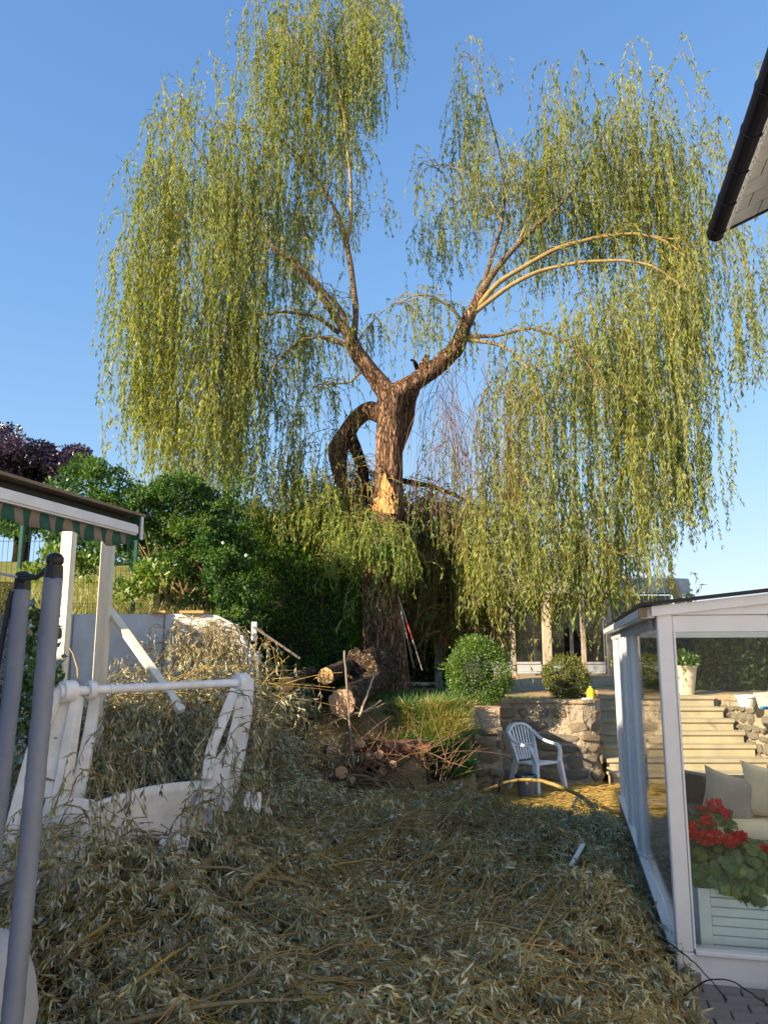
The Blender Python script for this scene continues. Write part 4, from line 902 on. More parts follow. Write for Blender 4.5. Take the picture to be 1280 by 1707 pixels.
# planter box
pb = empty('planter_box', C(.42, .36, .04), 'pale grey green slatted planter box behind the front glass', 'planter')
def PB(n_, lo, hi, m=M['palegreen'], bv=.003): return MB().box(lo, hi, AX, C0).build(n_, m, pb, bevel=bv)
a0, a1, b0, b1, z0, z1 = .155, .70, .16, .55, .05, .52
for (a, b) in ((a0, b0), (a1-.07, b0), (a0, b1-.05), (a1-.07, b1-.05)): PB('corner_post', (a, b, z0), (a+.07, b+.05, z1))
for k in range(8):
    z = z0+.045+k*.0535
    PB('slat', (a0+.072, b0+.012, z), (a1-.072, b0+.028, z+.049)); PB('slat', (a0+.012, b0+.052, z), (a0+.03, b1-.052, z+.049)); PB('slat', (a1-.03, b0+.052, z), (a1-.012, b1-.052, z+.049))
PB('soil_bed', (a0+.035, b0+.055, .1), (a1-.035, b1-.02, .47), M['soil']); PB('back_board', (a0+.07, b1-.03, z0+.03), (a1-.07, b1-.015, z1-.02))
# geraniums
ge = empty('geranium_plant', C(.43, .34, .47), 'red flowering geraniums filling the planter box', 'potted plant')
def scallop(F, p, nrm, r, tone):
    """round lobed leaf: fan of quads"""
    n = len(p); s = unit(np.cross(nrm, rdir(n))); t = np.cross(nrm, s); K = 10
    th = np.linspace(0, 2*math.pi, K, endpoint=False)
    rad = r[:, None]*(1+.10*np.cos(5*th)[None]); 
    ring = p[:, None]+rad[..., None]*(np.cos(th)[None, :, None]*s[:, None]+np.sin(th)[None, :, None]*t[:, None])+nrm[:, None]*(r[:, None, None]*.22*(1+.5*np.cos(3*th))[None, :, None])
    v = np.concatenate([p[:, None], ring], 1).reshape(-1, 3); b = np.arange(n)[:, None, None]*(K+1)
    i = np.arange(0, K, 2)[None, :]; f = np.stack([np.zeros_like(i), i+1, (i+1) % K+1, (i+2) % K+1], -1)+b
    F.leaves(v, f.reshape(-1, 4), np.repeat(tone, K//2))
F = Fol(); n = 900; d = rdir(n); d[:, 2] = d[:, 2]*.8; k = rng.uniform(.7, 1, n)[:, None]
pc = C(.42, .33, .62)+(d*k)*np.array([.36, .26, .20]); nr = unit(d+np.array([0, -.5, .7])+rdir(n)*.35); tone = np.clip(.42+rng.normal(0, .18, n)+(pc[:, 2] < .56)*.3, 0, 1)
scallop(F, pc, nr, rng.uniform(.018, .038, n), tone)
n = 60; pc = C(.30, .30, .88)+rdir(n)*np.array([.12, .1, .08]); scallop(F, pc, unit(rdir(n)*.4+np.array([0, -.4, .8])), rng.uniform(.02, .036, n), np.clip(.4+rng.normal(0, .15, n), 0, 1))
n = 26; pc = C(.50, .2, .49)+rdir(n)*np.array([.10, .04, .05]); scallop(F, pc, unit(rdir(n)*.4+np.array([0, -1., .3])), rng.uniform(.025, .04, n), np.full(n, .35))
F.build('leaves', M['Lgeran'], parent=ge, kind='stuff')
for (px, py, r, bb) in [(1192,1345,.045,.25),(1170,1353,.026,.3),(1206,1358,.03,.2),(1180,1371,.037,.2),(1151,1381,.034,.2),(1178,1398,.046,.15),(1193,1395,.04,.15),(1217,1404,.034,.13),(1235,1396,.03,.2),(1276,1419,.03,.16),(1224,1397,.03,.2),(1152,1392,.026,.2)]:
    Yq = 4.86+bb; c = P(px, py, Yq); F = Fol(); n = 150
    d = rdir(n); blob(F, c, (r, r, r*.8), n, .022, .020, .5, shell=.4); F.build('flower_head', M['Lred'], parent=ge, kind='stuff')
    MB().tube([c, c+np.array([.01, .02, -.12]), c+np.array([0, .06, -.28])], [.003, .003, .004], 5).build('flower_stalk', M['Lgeran'] if False else M['green'], ge)

# paving in front
pv = gridmesh('paving_bed', np.linspace(1.2, 4.2, 5), np.linspace(3.2, 5.0, 4), lambda x, y: x*0+.028, M['mortar'], kind='structure')
pe_ = empty('paving', (2.0, 4.4, 0), 'grey brick paving in front of the conservatory at the bottom right', 'paving'); pe_['kind'] = 'structure'
del pe_['category']
pm = None
for i in range(-2, 12):
    for j in range(-9, 3):
        p0 = C(0, 0)+U*(i*.205+(j % 2)*.1)+V*(-.135+j*.105)+np.array([0, 0, .03])
        if not (1.45 < p0[0] < 3.2 and p0[1] > 3.5): continue
        if j > 0: continue
        o = bpy.data.objects.new('paver', pm) if pm else None
        if pm is None:
            o = MB().box((-.098, -.048, 0), (.098, .048, .04)).build('paver', M['paver'], None, bevel=.004, origin=(0, 0, 0)); pm = o.data
        else: COL.objects.link(o)
        o.parent = pe_; o.location = tuple(p0-np.array([2.0, 4.4, 0])+np.array([0, 0, random.uniform(-.003, .003)])); o.rotation_euler = (random.uniform(-.01, .01), 0, math.atan2(U[1], U[0])+random.uniform(-.02, .02))

# ------------------------------------------------------------------ house on the right: eave over the corner
hs = empty('house', (3.9, 2, 0), 'house corner at the upper right: black gutter and slated underside of the eave', 'house')
T0 = np.array([2.93, 6.02, 5.45]); SL = np.array([U[0], U[1], .42]); 
def R_(a, b, h=0): return T0+a*SL-b*V+np.array([0, 0, h])
def rbox(mb, a0, a1, b0, b1, h0, h1):
    v = [R_(a, b, h) for h in (h0, h1) for a, b in ((a0, b0), (a1, b0), (a1, b1), (a0, b1))]
    return mb.add(v, [(0,1,2,3), (4,5,6,7), (0,1,5,4), (1,2,6,5), (2,3,7,6), (3,0,4,7)])
rbox(MB(), -.02, 4.2, .0, 10, .06, .16).build('roof_deck', M['slate'], hs)
rbox(MB(), -.06, 4.2, -.03, 10, .163, .21).build('roof_covering', M['roof'], hs)
rbox(MB(), -.045, -.022, -.01, 10, .0, .15).build('eave_board', M['white'], hs)
rbox(MB(), -.02, 4.2, -.028, -.003, .03, .16).build('verge_board', M['black'], hs)
random.seed(4); b = .015; row = 0
while b < 3.6:
    a = -.005-(row % 2)*.12
    while a < (.95 if b < 1.8 else .6):
        a_ = max(a, -.01); t1 = .012+random.uniform(0, .006)
        if a+.235 > a_+.03: 
            v = [R_(a_+.004, b+.004, .05-t1), R_(a+.236, b+.004, .05-t1), R_(a+.236, b+.21, .035-t1*.2), R_(a+.12, b+.232, .033), R_(a_+.004, b+.21, .035-t1*.2)]
            v2 = [q+np.array([0, 0, .014]) for q in v]; n5 = 5
            MB().add(v+v2, [(0,1,2,3,4), (9,8,7,6,5)]+[(i, (i+1) % 5, 5+(i+1) % 5, 5+i) for i in range(5)]).build('soffit_slate', M['slate'], hs)
        a += .24
    b += .215; row += 1
g_ = MB(); n_ = 10; th = np.linspace(0, 2*math.pi, 14, endpoint=False)
gp0 = T0+np.array([-.085*U[0], -.085*U[1], .04])+V*.06; gp1 = gp0-V*10
g_.tube([gp0+np.array([0, 0, 0]), gp1], [.075, .075], 16); g_.build('gutter', M['gutter'], hs, smooth=False)
for k in range(11):
    c = gp0-V*(.12+k*.42); MB().tube([c, c-V*.03], [.081, .081], 16).build('gutter_bracket', M['greyplastic'] if False else M['gutter'], hs)
    q = c+np.array([.06*U[0], .06*U[1], .055])
rg = MB(); random.seed(2)
for k in range(90):
    p = R_(-.012+random.uniform(-.008, .008), .02+k*.03, .0+random.uniform(-.006, .01)); rg.box(p-np.array([.008, .01, .006]), p+np.array([.008, .01, random.uniform(.004, .014)]))
rg.build('ragged_mortar_edge', M['white'], hs, kind='stuff')
HC = np.array([3.33, 5.8, 0])
MB().box((0, -9, -.05), (6, 0, 5.45), AX, HC).build('wall', M['render_'], hs)

# unseen buildings added and shaped to shade the yard (left, just outside the frame)
nb = empty('shade_garage', (-8, 4, 0), 'added unseen low beige garage to the left of the yard with a brown tiled roof', 'shade_garage')
for ya, yb, h in ((1.6, 4.2, 4.05), (4.203, 7.0, 2.95), (7.003, 8.3, 3.95)):
    B('wall', (-9.5, ya, -.05), (-6.1, yb, h-.12), M['render_'], nb, .01); B('roof', (-9.8, ya, h-.118), (-5.98, yb, h), M['roof'], nb, .01)
TT = 0; B('door', (-6.095, 3, 0), (-6.05, 5.4, 2.2), M['white'], nb); B('door_handle', (-6.045, 4.15, 1.0), (-6.01, 4.3, 1.03), M['black'], nb)
n2 = empty('shade_house', (-9, -5, 0), 'added unseen two storey beige house, shades the yard from behind and left', 'house')
B('wall', (-9, -2.8, -.05), (-6.1, 1.55, 6.5), M['render_'], n2, .01)
MB().add([(-9.3, -3, 6.505), (-5.9, -3, 6.505), (-5.9, 1.59, 6.505), (-9.3, 1.59, 6.505), (-9.0, -3, 6.9), (-9.0, 1.59, 6.9)], [(0,1,2,3), (0,1,4), (3,2,5), (0,4,5,3), (1,2,5,4)]).build('roof', M['roof'], n2)
for y in (-2.3, -.4):
    w1 = B('window', (-6.09, y, 3.9), (-6.03, y+1.2, 5.3), M['white'], n2); B('pane', (-6.028, y+.08, 3.98), (-6.02, y+1.12, 5.22), M['poolglass'], n2, 0)
# ------------------------------------------------------------------ awning at the left
VA = unit(np.array([.255, .967, 0])); UA = np.array([VA[1], -VA[0], 0])
A0 = P(235, 897, 6.5); A0[2] = 2.93
def A_(a, b, z=0): return A0+a*UA+b*VA+np.array([0, 0, z])     # a: to the right, b: away
AXA = np.array([UA, VA, [0, 0, 1]])
aw = empty('garden_awning', (A0[0]-1, 5.5, 0), 'shelter with a white cassette bar and green and beige striped scalloped awning at the left', 'awning')
def AB(n_, lo, hi, m, bv=.006, parent=aw): return MB().box(lo, hi, AXA, A0).build(n_, m, parent, bevel=bv)
AB('cassette_bar', (-.09, -4.5, -.02), (.0, -.03, .07), M['white'], .015)
AB('gap_shade', (-.15, -4.6, .06), (-.09, .03, .125), M['dark'], .004)  # solid dark strip drawn as the shaded gap above the bar
AB('frame_end', (-.30, .0, -.05), (-.02, .035, .15), M['green'], .004)
AB('frame_edge', (-.016, .002, -.05), (-.002, .033, .15), M['white'], .002)
v = []; 
MB().add([A_(.0, -4.6, .152), A_(.0, .06, .152), A_(-1.1, .06, .228), A_(-1.1, -4.6, .228), A_(.0, -4.6, .175), A_(.0, .06, .175), A_(-1.1, .06, .251), A_(-1.1, -4.6, .251)],
         [(0,1,2,3), (4,5,6,7), (0,1,5,4), (1,2,6,5), (2,3,7,6), (3,0,4,7)]).build('roof_felt', M['felt'], aw)
MB().add([A_(-.12, -4.55, .126), A_(-.12, .0, .126), A_(-1.05, .0, .19), A_(-1.05, -4.55, .19), A_(-.12, -4.55, .145), A_(-.12, .0, .145), A_(-1.05, .0, .209), A_(-1.05, -4.55, .209)],
         [(0,1,2,3), (4,5,6,7), (0,1,5,4), (1,2,6,5), (2,3,7,6), (3,0,4,7)]).build('roof_deck', M['dark'], aw)
k = 0; b = -.06
while b > -4.4:
    wd = .088; mm = M['awngreen'] if k % 2 == 0 else M['awnbeige']; mb = MB(); vs = []; ff = []; N = 5
    for i in range(N+1):
        bb = b-wd*i/N; dep = .135+.014*math.cos((bb/.176)*math.pi*2/2)+.012*math.sin(bb*9)
        wob = .018*math.sin(bb*21)
        vs += [A_(-.05, bb, -.018), A_(-.05+wob, bb, -.08), A_(-.05+wob*1.3+.01, bb, -dep)]
    for i in range(N):
        for j in (0, 1): ff.append((i*3+j, (i+1)*3+j, (i+1)*3+j+1, i*3+j+1))
    mb.add(vs, ff); o = mb.build('valance_stripe', mm, aw, smooth=True)
    sm = o.modifiers.new('thickness', 'SOLIDIFY'); sm.thickness = .002
    b -= wd; k += 1
def post(px0, py0, px1, py1, Y, wpx, name='post'):
    a = P(px0, py0, Y); c = P(px1, py1, Y); wd = wpx/1280*Y
    c[2] = 0
    return a, c, wd
for (px, Y) in [(115, 7.3), (181, 7.6)]:
    top = P(px, 898, Y); x = top[0]
    MB().box((x-.055, Y-.05, 0), (x+.055, Y+.06, top[2]+.32)).build('post', M['timber'], aw, bevel=.006)
# fallen white beam
a = P(170, 1000, 7.75); b = P(303, 1186, 7.2)
MB().beam(a, b, .075, .06, (0, -.4, 1)).build('fallen_beam', M['timber'], bevel=.005, label='white painted timber beam fallen diagonally from the awning post into the branches', cat='beam')

# white garden wall with a curved end
gw = empty('garden_wall', (-3, 10.3, 0), 'white rendered garden wall at the left with a curved sloping end', 'wall')
pts = [(-7.5, 2.42)]+[(x, 2.42) for x in (-5, -3, -2.35)]
xr = [(-2.2, 2.40), (-2.0, 2.3), (-1.85, 2.12), (-1.74, 1.85), (-1.66, 1.5), (-1.62, 1.1), (-1.6, 0)]
prf = pts+xr+[(-7.5, 0)]
n = len(prf); mb = MB(); mb.add([(x, 10.22, z) for x, z in prf]+[(x, 10.4, z) for x, z in prf], [tuple(range(n)), tuple(range(2*n-1, n-1, -1))]+[(i, (i+1) % n, n+(i+1) % n, n+i) for i in range(n)]); mb.build('wall_face', M['plaster'], gw)
q = P(186, 1100, 10.2)
for x in (-4.1, -2.9): B('panel_joint', (x, 10.205, .4), (x+.012, 10.219, 2.41), M['greybase'], gw, 0)
for (px0, px1) in [(262, 282), (310, 345)]: 
    a = P(px0-6, 1016, 10.3); c = P(px1, 1016, 10.3); B('cap_tile', (a[0], 10.14, 2.423), (c[0], 10.46, 2.46), M['beamwood'], gw, .006)
# white perforated post and plank behind glider
wp = empty('perforated_panel', P(424, 1140, 9.6)*np.array([1, 1, 0]), 'white slotted plastic panel standing behind the right end of the overturned swing frame', 'panel')
a = P(424, 1100, 9.6); x = a[0]
B('panel_edge', (x-.07, 9.58, .8), (x-.03, 9.64, 1.98), M['plastic'], wp, .01); B('panel_edge', (x+.03, 9.58, .8), (x+.06, 9.64, 1.94), M['plastic'], wp, .01)
for k in range(9): B('rung', (x-.028, 9.59, .86+k*.12), (x+.028, 9.63, .91+k*.12), M['plastic'], wp, .006)
a = P(422, 1045, 9.9); b = P(500, 1098, 10.0); MB().beam(a, b, .10, .03).build('grey_plank', M['handle'], bevel=.004, label='long weathered plank leaning down from the white wall towards the logs', cat='plank')
a = P(424, 1050, 10.0); MB().box(a-np.array([.035, .03, .15]), a+np.array([.035, .03, .1])).build('short_post', M['upvc'], bevel=.005, label='small grey white post top at the curved end of the white wall', cat='post')

# wire fence on the lawn edge
fe = empty('wire_fence', (-4, 11, 2.35), 'green wire mesh fence with green posts along the raised lawn', 'fence')
for px in (36, 228):
    a = P(px, 900, 11.0); B('fence_post', (a[0]-.025, 10.975, 2.3), (a[0]+.025, 11.025, 3.95), M['green'], fe, .004)
for k in range(47):
    x = -7.0+k*.075
    MB().tube([(x, 11, 2.35), (x, 11, 3.9)], .0035, 4).build('vertical_wire', M['green'] if k % 3 else M['green'], fe) 
for z in (2.6, 2.9, 3.2, 3.5, 3.85): MB().tube([(-7.0, 11.004, z), (-3.5, 11.004, z)], .004, 4).build('horizontal_wire', M['green'], fe)
# far cottage through the fence
ct = empty('distant_house', P(142, 985, 30)*np.array([1, 1, 0])+np.array([0, 0, 4.0]), 'small distant house with a brick red and cream wall behind the meadow', 'house')
q = P(142, 990, 30); x, z = q[0], q[2]
B('wall', (x-.9, 30, z-.9), (x+.9, 32, z+.75), M['render_'], ct, .01); B('brick_panel', (x-.55, 29.95, z-.05), (x-.02, 29.995, z+.5), M['terracotta'], ct, .01)
B('roof', (x-1.1, 29.8, z+.76), (x+1.1, 32.2, z+1.0), M['roof'], ct, .01)
F = Fol(); c = P(190, 965, 24); blob(F, c, (1.0, .5, .5), 2500, .09, .04, .6); F.build('pale_bush', M['Lspruce'], label='pale silvery bush beside the distant house, between the awning posts', cat='bush')
# laurel leaves by fence
F = Fol(); 
for (px, py, Y, r, n) in [(100,925,10.6,.25,260),(60,955,10.4,.2,160),(140,945,10.7,.3,260),(250,960,10.8,.35,420),(215,985,10.8,.3,300)]: blob(F, P(px, py, Y), (r, .2, r*.6), n, .09, .04, .8, shell=.9)
F.build('overhanging_bush', M['Lbox'], label='loose green leafy stems hanging over the wire fence beside the awning posts', cat='bush')
# ivy behind trampoline
F = Fol()
for (px, py, Y, r, n) in [(60,1040,6.2,.16,160),(62,1090,6.1,.18,190),(60,1150,6.0,.2,220),(55,1220,6.0,.2,200),(30,1180,6.0,.2,160),(85,1280,6.1,.2,140)]: blob(F, P(px, py, Y), (r, .14, r*1.2), n, .075, .05, .6, shell=.9)
F.build('ivy', M['Livy'], label='ivy climbing behind the two padded trampoline poles', cat='ivy')

# ------------------------------------------------------------------ trampoline enclosure poles and net
tp = empty('trampoline', (-1.6, 2.9, 0), 'trampoline enclosure at the left edge, two grey padded poles, black caps and net', 'trampoline')
def pole(pts, Y, r0):
    p = np.array([P(a, b, y) for a, b, y in pts]); q = resample(np.concatenate([p, np.full((len(p), 1), r0)], 1), 110); g_ = np.random.default_rng(int(Y*10)); kk = np.linspace(0, 1, 110); q[:, 3] *= 1+.012*np.sin(kk*31+1)*np.sin(kk*11)+.008*g_.normal(size=110); q[:, :3] += .0005*g_.normal(size=(110, 3))
    MB().tube(q[:, :3], q[:, 3], 20, wob=.012, seed=3).build('foam_sleeve', M['foam'], tp, smooth=True)
    top = p[0]; d = unit(p[0]-p[1])
    MB().tube([top-d*.004, top+d*.025, top+d*.05], [r0*.99, r0*.95, r0*.9], 20).build('collar', M['black'], tp, smooth=False)
    return top, d
t1, d1 = pole([(89, 965, 2.9), (70, 1180, 2.86), (45, 1450, 2.8), (14, 1760, 2.72), (4, 1900, 2.68)], 2.9, .0345)
MB().lathe([(.026, 0), (.027, .008), (.032, .014), (.032, .032), (.023, .046), (.008, .052)], t1+d1*.048, 20).build('pole_cap', M['black'], tp, smooth=True)
t2, d2 = pole([(36, 985, 3.15), (22, 1130, 3.1), (-2, 1330, 3.0), (-30, 1560, 2.95)], 3.1, .034)
MB().lathe([(.030, 0), (.031, .012), (.029, .026), (.02, .034), (.006, .037)], t2+d2*.045, 20).build('pole_cap', M['black'], tp, smooth=True)
a = t2+d2*.05; b = t1+d1*.055
for k in range(4):
    mid = (a+b)/2+np.array([0, 0, -.02+random.uniform(-.01, .01)]); MB().tube([a+np.array([-.0, -.03, .01*k-.01]), mid, b+np.array([0, -.03, .007*k-.015])], [.005, .006, .005], 6).build('net_cord', M['black'], tp)
# net
nm = bpy.data.materials.new('black_net_mesh'); nm.use_nodes = True; t = nm.node_tree; t.nodes.clear()
ou = t.nodes.new('ShaderNodeOutputMaterial'); tr = t.nodes.new('ShaderNodeBsdfTransparent'); df = t.nodes.new('ShaderNodeBsdfDiffuse'); df.inputs[0].default_value = (.012, .012, .018, 1)
mx = t.nodes.new('ShaderNodeMixShader'); tc = t.nodes.new('ShaderNodeTexCoord'); vo = t.nodes.new('ShaderNodeTexVoronoi'); vo.inputs['Scale'].default_value = 260; vo.feature = 'DISTANCE_TO_EDGE'
cmp_ = t.nodes.new('ShaderNodeMath'); cmp_.operation = 'LESS_THAN'; cmp_.inputs[1].default_value = .16
t.links.new(tc.outputs['Object'], vo.inputs['Vector']); t.links.new(vo.outputs['Distance'], cmp_.inputs[0]); t.links.new(cmp_.outputs[0], mx.inputs[0]); t.links.new(tr.outputs[0], mx.inputs[1]); t.links.new(df.outputs[0], mx.inputs[2]); t.links.new(mx.outputs[0], ou.inputs[0])
n0 = [P(36, 972, 3.17), P(-250, 975, 3.6), P(-270, 1330, 3.5), P(-10, 1300, 3.02)]
N = 14; vs = []; 
for i in range(N+1):
    for j in range(N+1):
        u, v_ = i/N, j/N; p = (n0[0]*(1-u)+n0[1]*u)*(1-v_)+(n0[3]*(1-u)+n0[2]*u)*v_; vs.append(p+np.array([0, .05*math.sin(u*9+v_*4), .015*math.sin(u*7)]))
MB().add(vs, [(i*(N+1)+j, i*(N+1)+j+1, (i+1)*(N+1)+j+1, (i+1)*(N+1)+j) for i in range(N) for j in range(N)]).build('safety_net', nm, tp, smooth=True)
e0 = P(16, 1000, 3.12); e1 = P(-8, 1130, 3.08); MB().tube([P(20, 985, 3.12), e0, e1, P(-20, 1250, 3)], [.012]*4, 6).build('net_hem', M['black'], tp)
MB().tube([P(-60, 955, 3.2), P(0, 956, 3.16), P(28, 962, 3.12)], [.006]*3, 6).build('net_cord', M['cover'], tp)
# off white cover lump at the bottom left
cvv = MB(); cc = P(6, 1650, 2.35)
prof = []
bm = bmesh.new(); bmesh.ops.create_icosphere(bm, subdivisions=5, radius=1)
for v_ in bm.verts:
    c = v_.co.copy(); qn = 3.4; kf = (abs(c.x)**qn+abs(c.y)**qn+abs(c.z)**qn)**(-1/qn); c = c*kf
    r_ = 1+.03*mnoise.noise(c*2.2)+.018*math.exp(-((c.z-.25)/.03)**2)-.02*math.exp(-((c.x-.62)/.035)**2)
    v_.co = Vector((c.x*.30*r_, c.y*.28*r_, c.z*.44*r_+.44))
me = bpy.data.meshes.new('covered_seat'); bm.to_mesh(me); bm.free(); me.materials.append(M['cover'])
for q_ in me.polygons: q_.use_smooth = True
o = bpy.data.objects.new('padded_cover', me); COL.objects.link(o); o.location = (-1.64, 3.12, .02)
meta(o, label='rounded off white padded cover at the bottom left corner behind the grey pole', cat='furniture cover')

# ------------------------------------------------------------------ overturned white swing frame
gl = empty('swing_frame', (-2.0, 6.0, 0), 'overturned white plastic garden swing frame half buried in cut branches', 'swing frame')
bl = P(128, 1152, 5.25); br = P(402, 1138, 6.3)
MB().tube([bl-unit(br-bl)*.02, bl, (bl+br)/2, br], [.031]*4, 20).build('crossbar', M['plastic'], gl, smooth=False)
for t_ in (.18, .36): 
    c = bl+(br-bl)*t_; d = unit(br-bl); MB().tube([c-d*.012, c+d*.012], [.037, .037], 18).build('bar_sleeve', M['plastic'], gl)
def ring_plate(c, d, r, th, hole, m, name='hub'):
    """disc with a hole; d axis"""
    d = unit(d); s = unit(np.cross(d, [0, 0, 1])); u = np.cross(s, d); n = 28; a = np.linspace(0, 2*math.pi, n, endpoint=False); v = []
    for (rr, o_) in ((r*.96, -th/2), (r, -th*.35), (r, th*.35), (r*.96, th/2), (hole, th/2), (hole, -th/2)):
        for x in a: v.append(c+d*o_+rr*(math.cos(x)*s+math.sin(x)*u))
    f = [(i*n+j, i*n+(j+1) % n, ((i+1) % 6)*n+(j+1) % n, ((i+1) % 6)*n+j) for i in range(6) for j in range(n)]
    return MB().add(v, f).build(name, m, gl, smooth=False)
D = unit(br-bl)
ring_plate(bl-D*.06, D, .072, .085, .028, M['plastic']); ring_plate(bl-D*.11, D, .045, .03, .024, M['plastic'])
ring_plate(bl+D*.10, D, .062, .045, .036, M['plastic'], 'bearing_ring')
MB().tube([bl-D*.105, bl-D*.09], [.0278, .0278], 20).build('bore_shade', M['dark'], gl)  # dark disc painting the shade inside the hub hole
ring_plate(br+D*.0, D, .075, .10, .02, M['plastic'])
def panel(quad, th, m, name, hole=None, label=None):
    """slab from 4 corners with optional raised rims"""
    q = [np.array(x) for x in quad]; nrm = unit(np.cross(q[1]-q[0], q[3]-q[0])); mb = MB()
    mb.add([x-nrm*th/2 for x in q]+[x+nrm*th/2 for x in q], [(3,2,1,0), (4,5,6,7), (0,1,5,4), (1,2,6,5), (2,3,7,6), (3,0,4,7)])
    return mb.build(name, m, gl, bevel=.008)
def edge_rail(pts, w_, h_, name='rim', m=None):
    mb = MB(); p = np.array(pts); q = resample(p, 18) if len(p) > 2 else p
    r = mb.tube(q, [w_]*len(q), 6); return mb.build(name, m or M['plastic'], gl, smooth=False)
# left end: outer web and two legs
Lq = lambda px, py, Y: P(px, py, Y)
panel([Lq(100,1165,5.240), Lq(135,1168,5.254), Lq(92,1330,5.140), Lq(42,1330,5.140)], .02, M['plastic'], 'end_web')
def strap(pts, w0, w1, th, name):
    """flat bent bar following pts (3D), width across camera x-ish"""
    p = np.array(pts, float); dd_ = np.concatenate([[0], np.cumsum(np.linalg.norm(np.diff(p, axis=0), axis=1))]); q = np.stack([np.interp(np.linspace(0, dd_[-1], 16), dd_, p[:, k]) for k in range(3)], 1); q[1:-1] = (q[:-2]+2*q[1:-1]+q[2:])/4; T = unit(np.gradient(q, axis=0)); mb = MB(); v = []
    for i in range(16):
        s = unit(np.cross(T[i], [0, 1, 0])); b_ = np.cross(s, T[i]); w_ = (w0+(w1-w0)*i/15)/2
        v += [q[i]+s*w_-b_*th/2, q[i]-s*w_-b_*th/2, q[i]-s*w_+b_*th/2, q[i]+s*w_+b_*th/2]
    mb.add(v, [(i*4+j, i*4+(j+1) % 4, (i+1)*4+(j+1) % 4, (i+1)*4+j) for i in range(15) for j in range(4)]+[(0,1,2,3), (60,61,62,63)]); return mb.build(name, M['plastic'], gl, bevel=.006)
strap([Lq(103,1150,5.200), Lq(60,1235,5.120), Lq(30,1350,5.020), Lq(4,1470,4.920), Lq(-10,1560,4.870)], .05, .09, .09, 'leg')
strap([Lq(130,1160,5.274), Lq(118,1230,5.220), Lq(104,1320,5.170), Lq(84,1420,5.120), Lq(66,1500,5.020)], .05, .11, .12, 'leg')
strap([Lq(160,1150,5.432), Lq(150,1220,5.363), Lq(134,1300,5.282), Lq(118,1370,5.220)], .06, .10, .05, 'arm')
strap([Lq(118,1330,5.120), Lq(104,1390,5.070), Lq(92,1450,5.020), Lq(84,1500,4.970)], .30, .34, .03, 'foot_panel')
# right end with the long slot
strap([Lq(412,1132,6.300), Lq(408,1190,6.270), Lq(398,1250,6.242), Lq(388,1300,6.173), Lq(376,1350,6.100)], .11, .10, .09, 'leg')
strap([Lq(392,1150,6.181), Lq(372,1200,6.112), Lq(352,1250,6.053), Lq(345,1300,5.990)], .07, .075, .07, 'leg')
strap([Lq(385,1250,6.137), Lq(374,1270,6.096), Lq(362,1300,6.053), Lq(352,1350,6.003)], .10, .26, .04, 'gusset')
strap([Lq(398,1165,6.202), Lq(396,1190,6.198), Lq(386,1230,6.159), Lq(378,1262,6.124)], .06, .05, .03, 'slot_edge')
for (px, py, Y) in ((96, 1230, 5.1), (88, 1300, 5.05), (404, 1180, 6.2), (392, 1260, 6.15)):
    c = P(px, py, Y); MB().lathe([(.012, -.004), (.012, .004), (.006, .007)], c-np.array([0, .03, 0]), 6).build('bolt', M['greyplastic'], gl)
# curved seat panel
N = 22; vs = []
for i in range(N+1):
    u = i/N; px = 128+u*(355-128); top = 1352-50*u-14*math.sin(u*math.pi)*.9; bot = 1420-30*u
    for j in range(7):
        w_ = j/6; Yq = 5.2+.95*u+.10*math.sin(w_*1.6)-.05*w_; vs.append(P(px, top+(bot-top)*w_, Yq))
o = MB().add(vs, [(i*7+j, i*7+j+1, (i+1)*7+j+1, (i+1)*7+j) for i in range(N) for j in range(6)]).build('seat_panel', M['plastic'], gl, smooth=True)
md_ = o.modifiers.new('thickness', 'SOLIDIFY'); md_.thickness = .02
# scraps of white plastic in the debris
def scrap(px, py, Y, s, label, seed, name='plastic_scrap', m=None):
    g = np.random.default_rng(seed); c = P(px, py, Y); N = 7; vs = []
    for i in range(N):
        for j in range(N):
            u, v_ = i/(N-1)-.5, j/(N-1)-.5; vs.append(c+np.array([u*s[0], v_*s[1]*.6+.3*s[0]*mnoise.noise(Vector((u*3+seed, v_*3, 0))), v_*s[1]+.5*s[1]*mnoise.noise(Vector((u*4, v_*4, seed)))]))
    o = MB().add(vs, [(i*N+j, i*N+j+1, (i+1)*N+j+1, (i+1)*N+j) for i in range(N-1) for j in range(N-1)]).build(name, m or M['plastic'], smooth=True, label=label, cat='scrap')
    q = o.modifiers.new('thickness', 'SOLIDIFY'); q.thickness = .004
scrap(421, 1338, 6.7, (.14, .13), 'crumpled white plastic scrap right of the swing frame foot', 1)
scrap(181, 1396, 5.3, (.07, .05), 'small white plastic scrap below the swing seat panel', 2)
scrap(290, 1410, 5.6, (.2, .12), 'broken white plastic piece under the swing frame near the long branch', 3)
scrap(22, 1465, 4.9, (.16, .25), 'white cracked plastic piece between the two padded poles', 4)
a = G(962, 1436, .33); MB().beam(G(952, 1444, .40), G(972, 1408, .46), .035, .012).build('wood_splinter', M['white'], bevel=.002, label='long pale wood splinter lying on the branches right of centre', cat='splinter')
a = P(320, 1405, 5.9); MB().tube([P(322,1412,5.7), P(345,1418,5.75), P(360,1410,5.8)], [.03, .045, .03], 8).build('black_bag', M['black'], label='small black plastic lump under the long branch by the swing frame', cat='bag')

# ------------------------------------------------------------------ chair, bucket
ch = empty('garden_chair', (2.15, 11.3, 0), 'white plastic monobloc armchair with slatted back against the stone wall', 'chair')
yaw = math.radians(-28); F0 = np.array([math.cos(yaw), math.sin(yaw), 0]); 
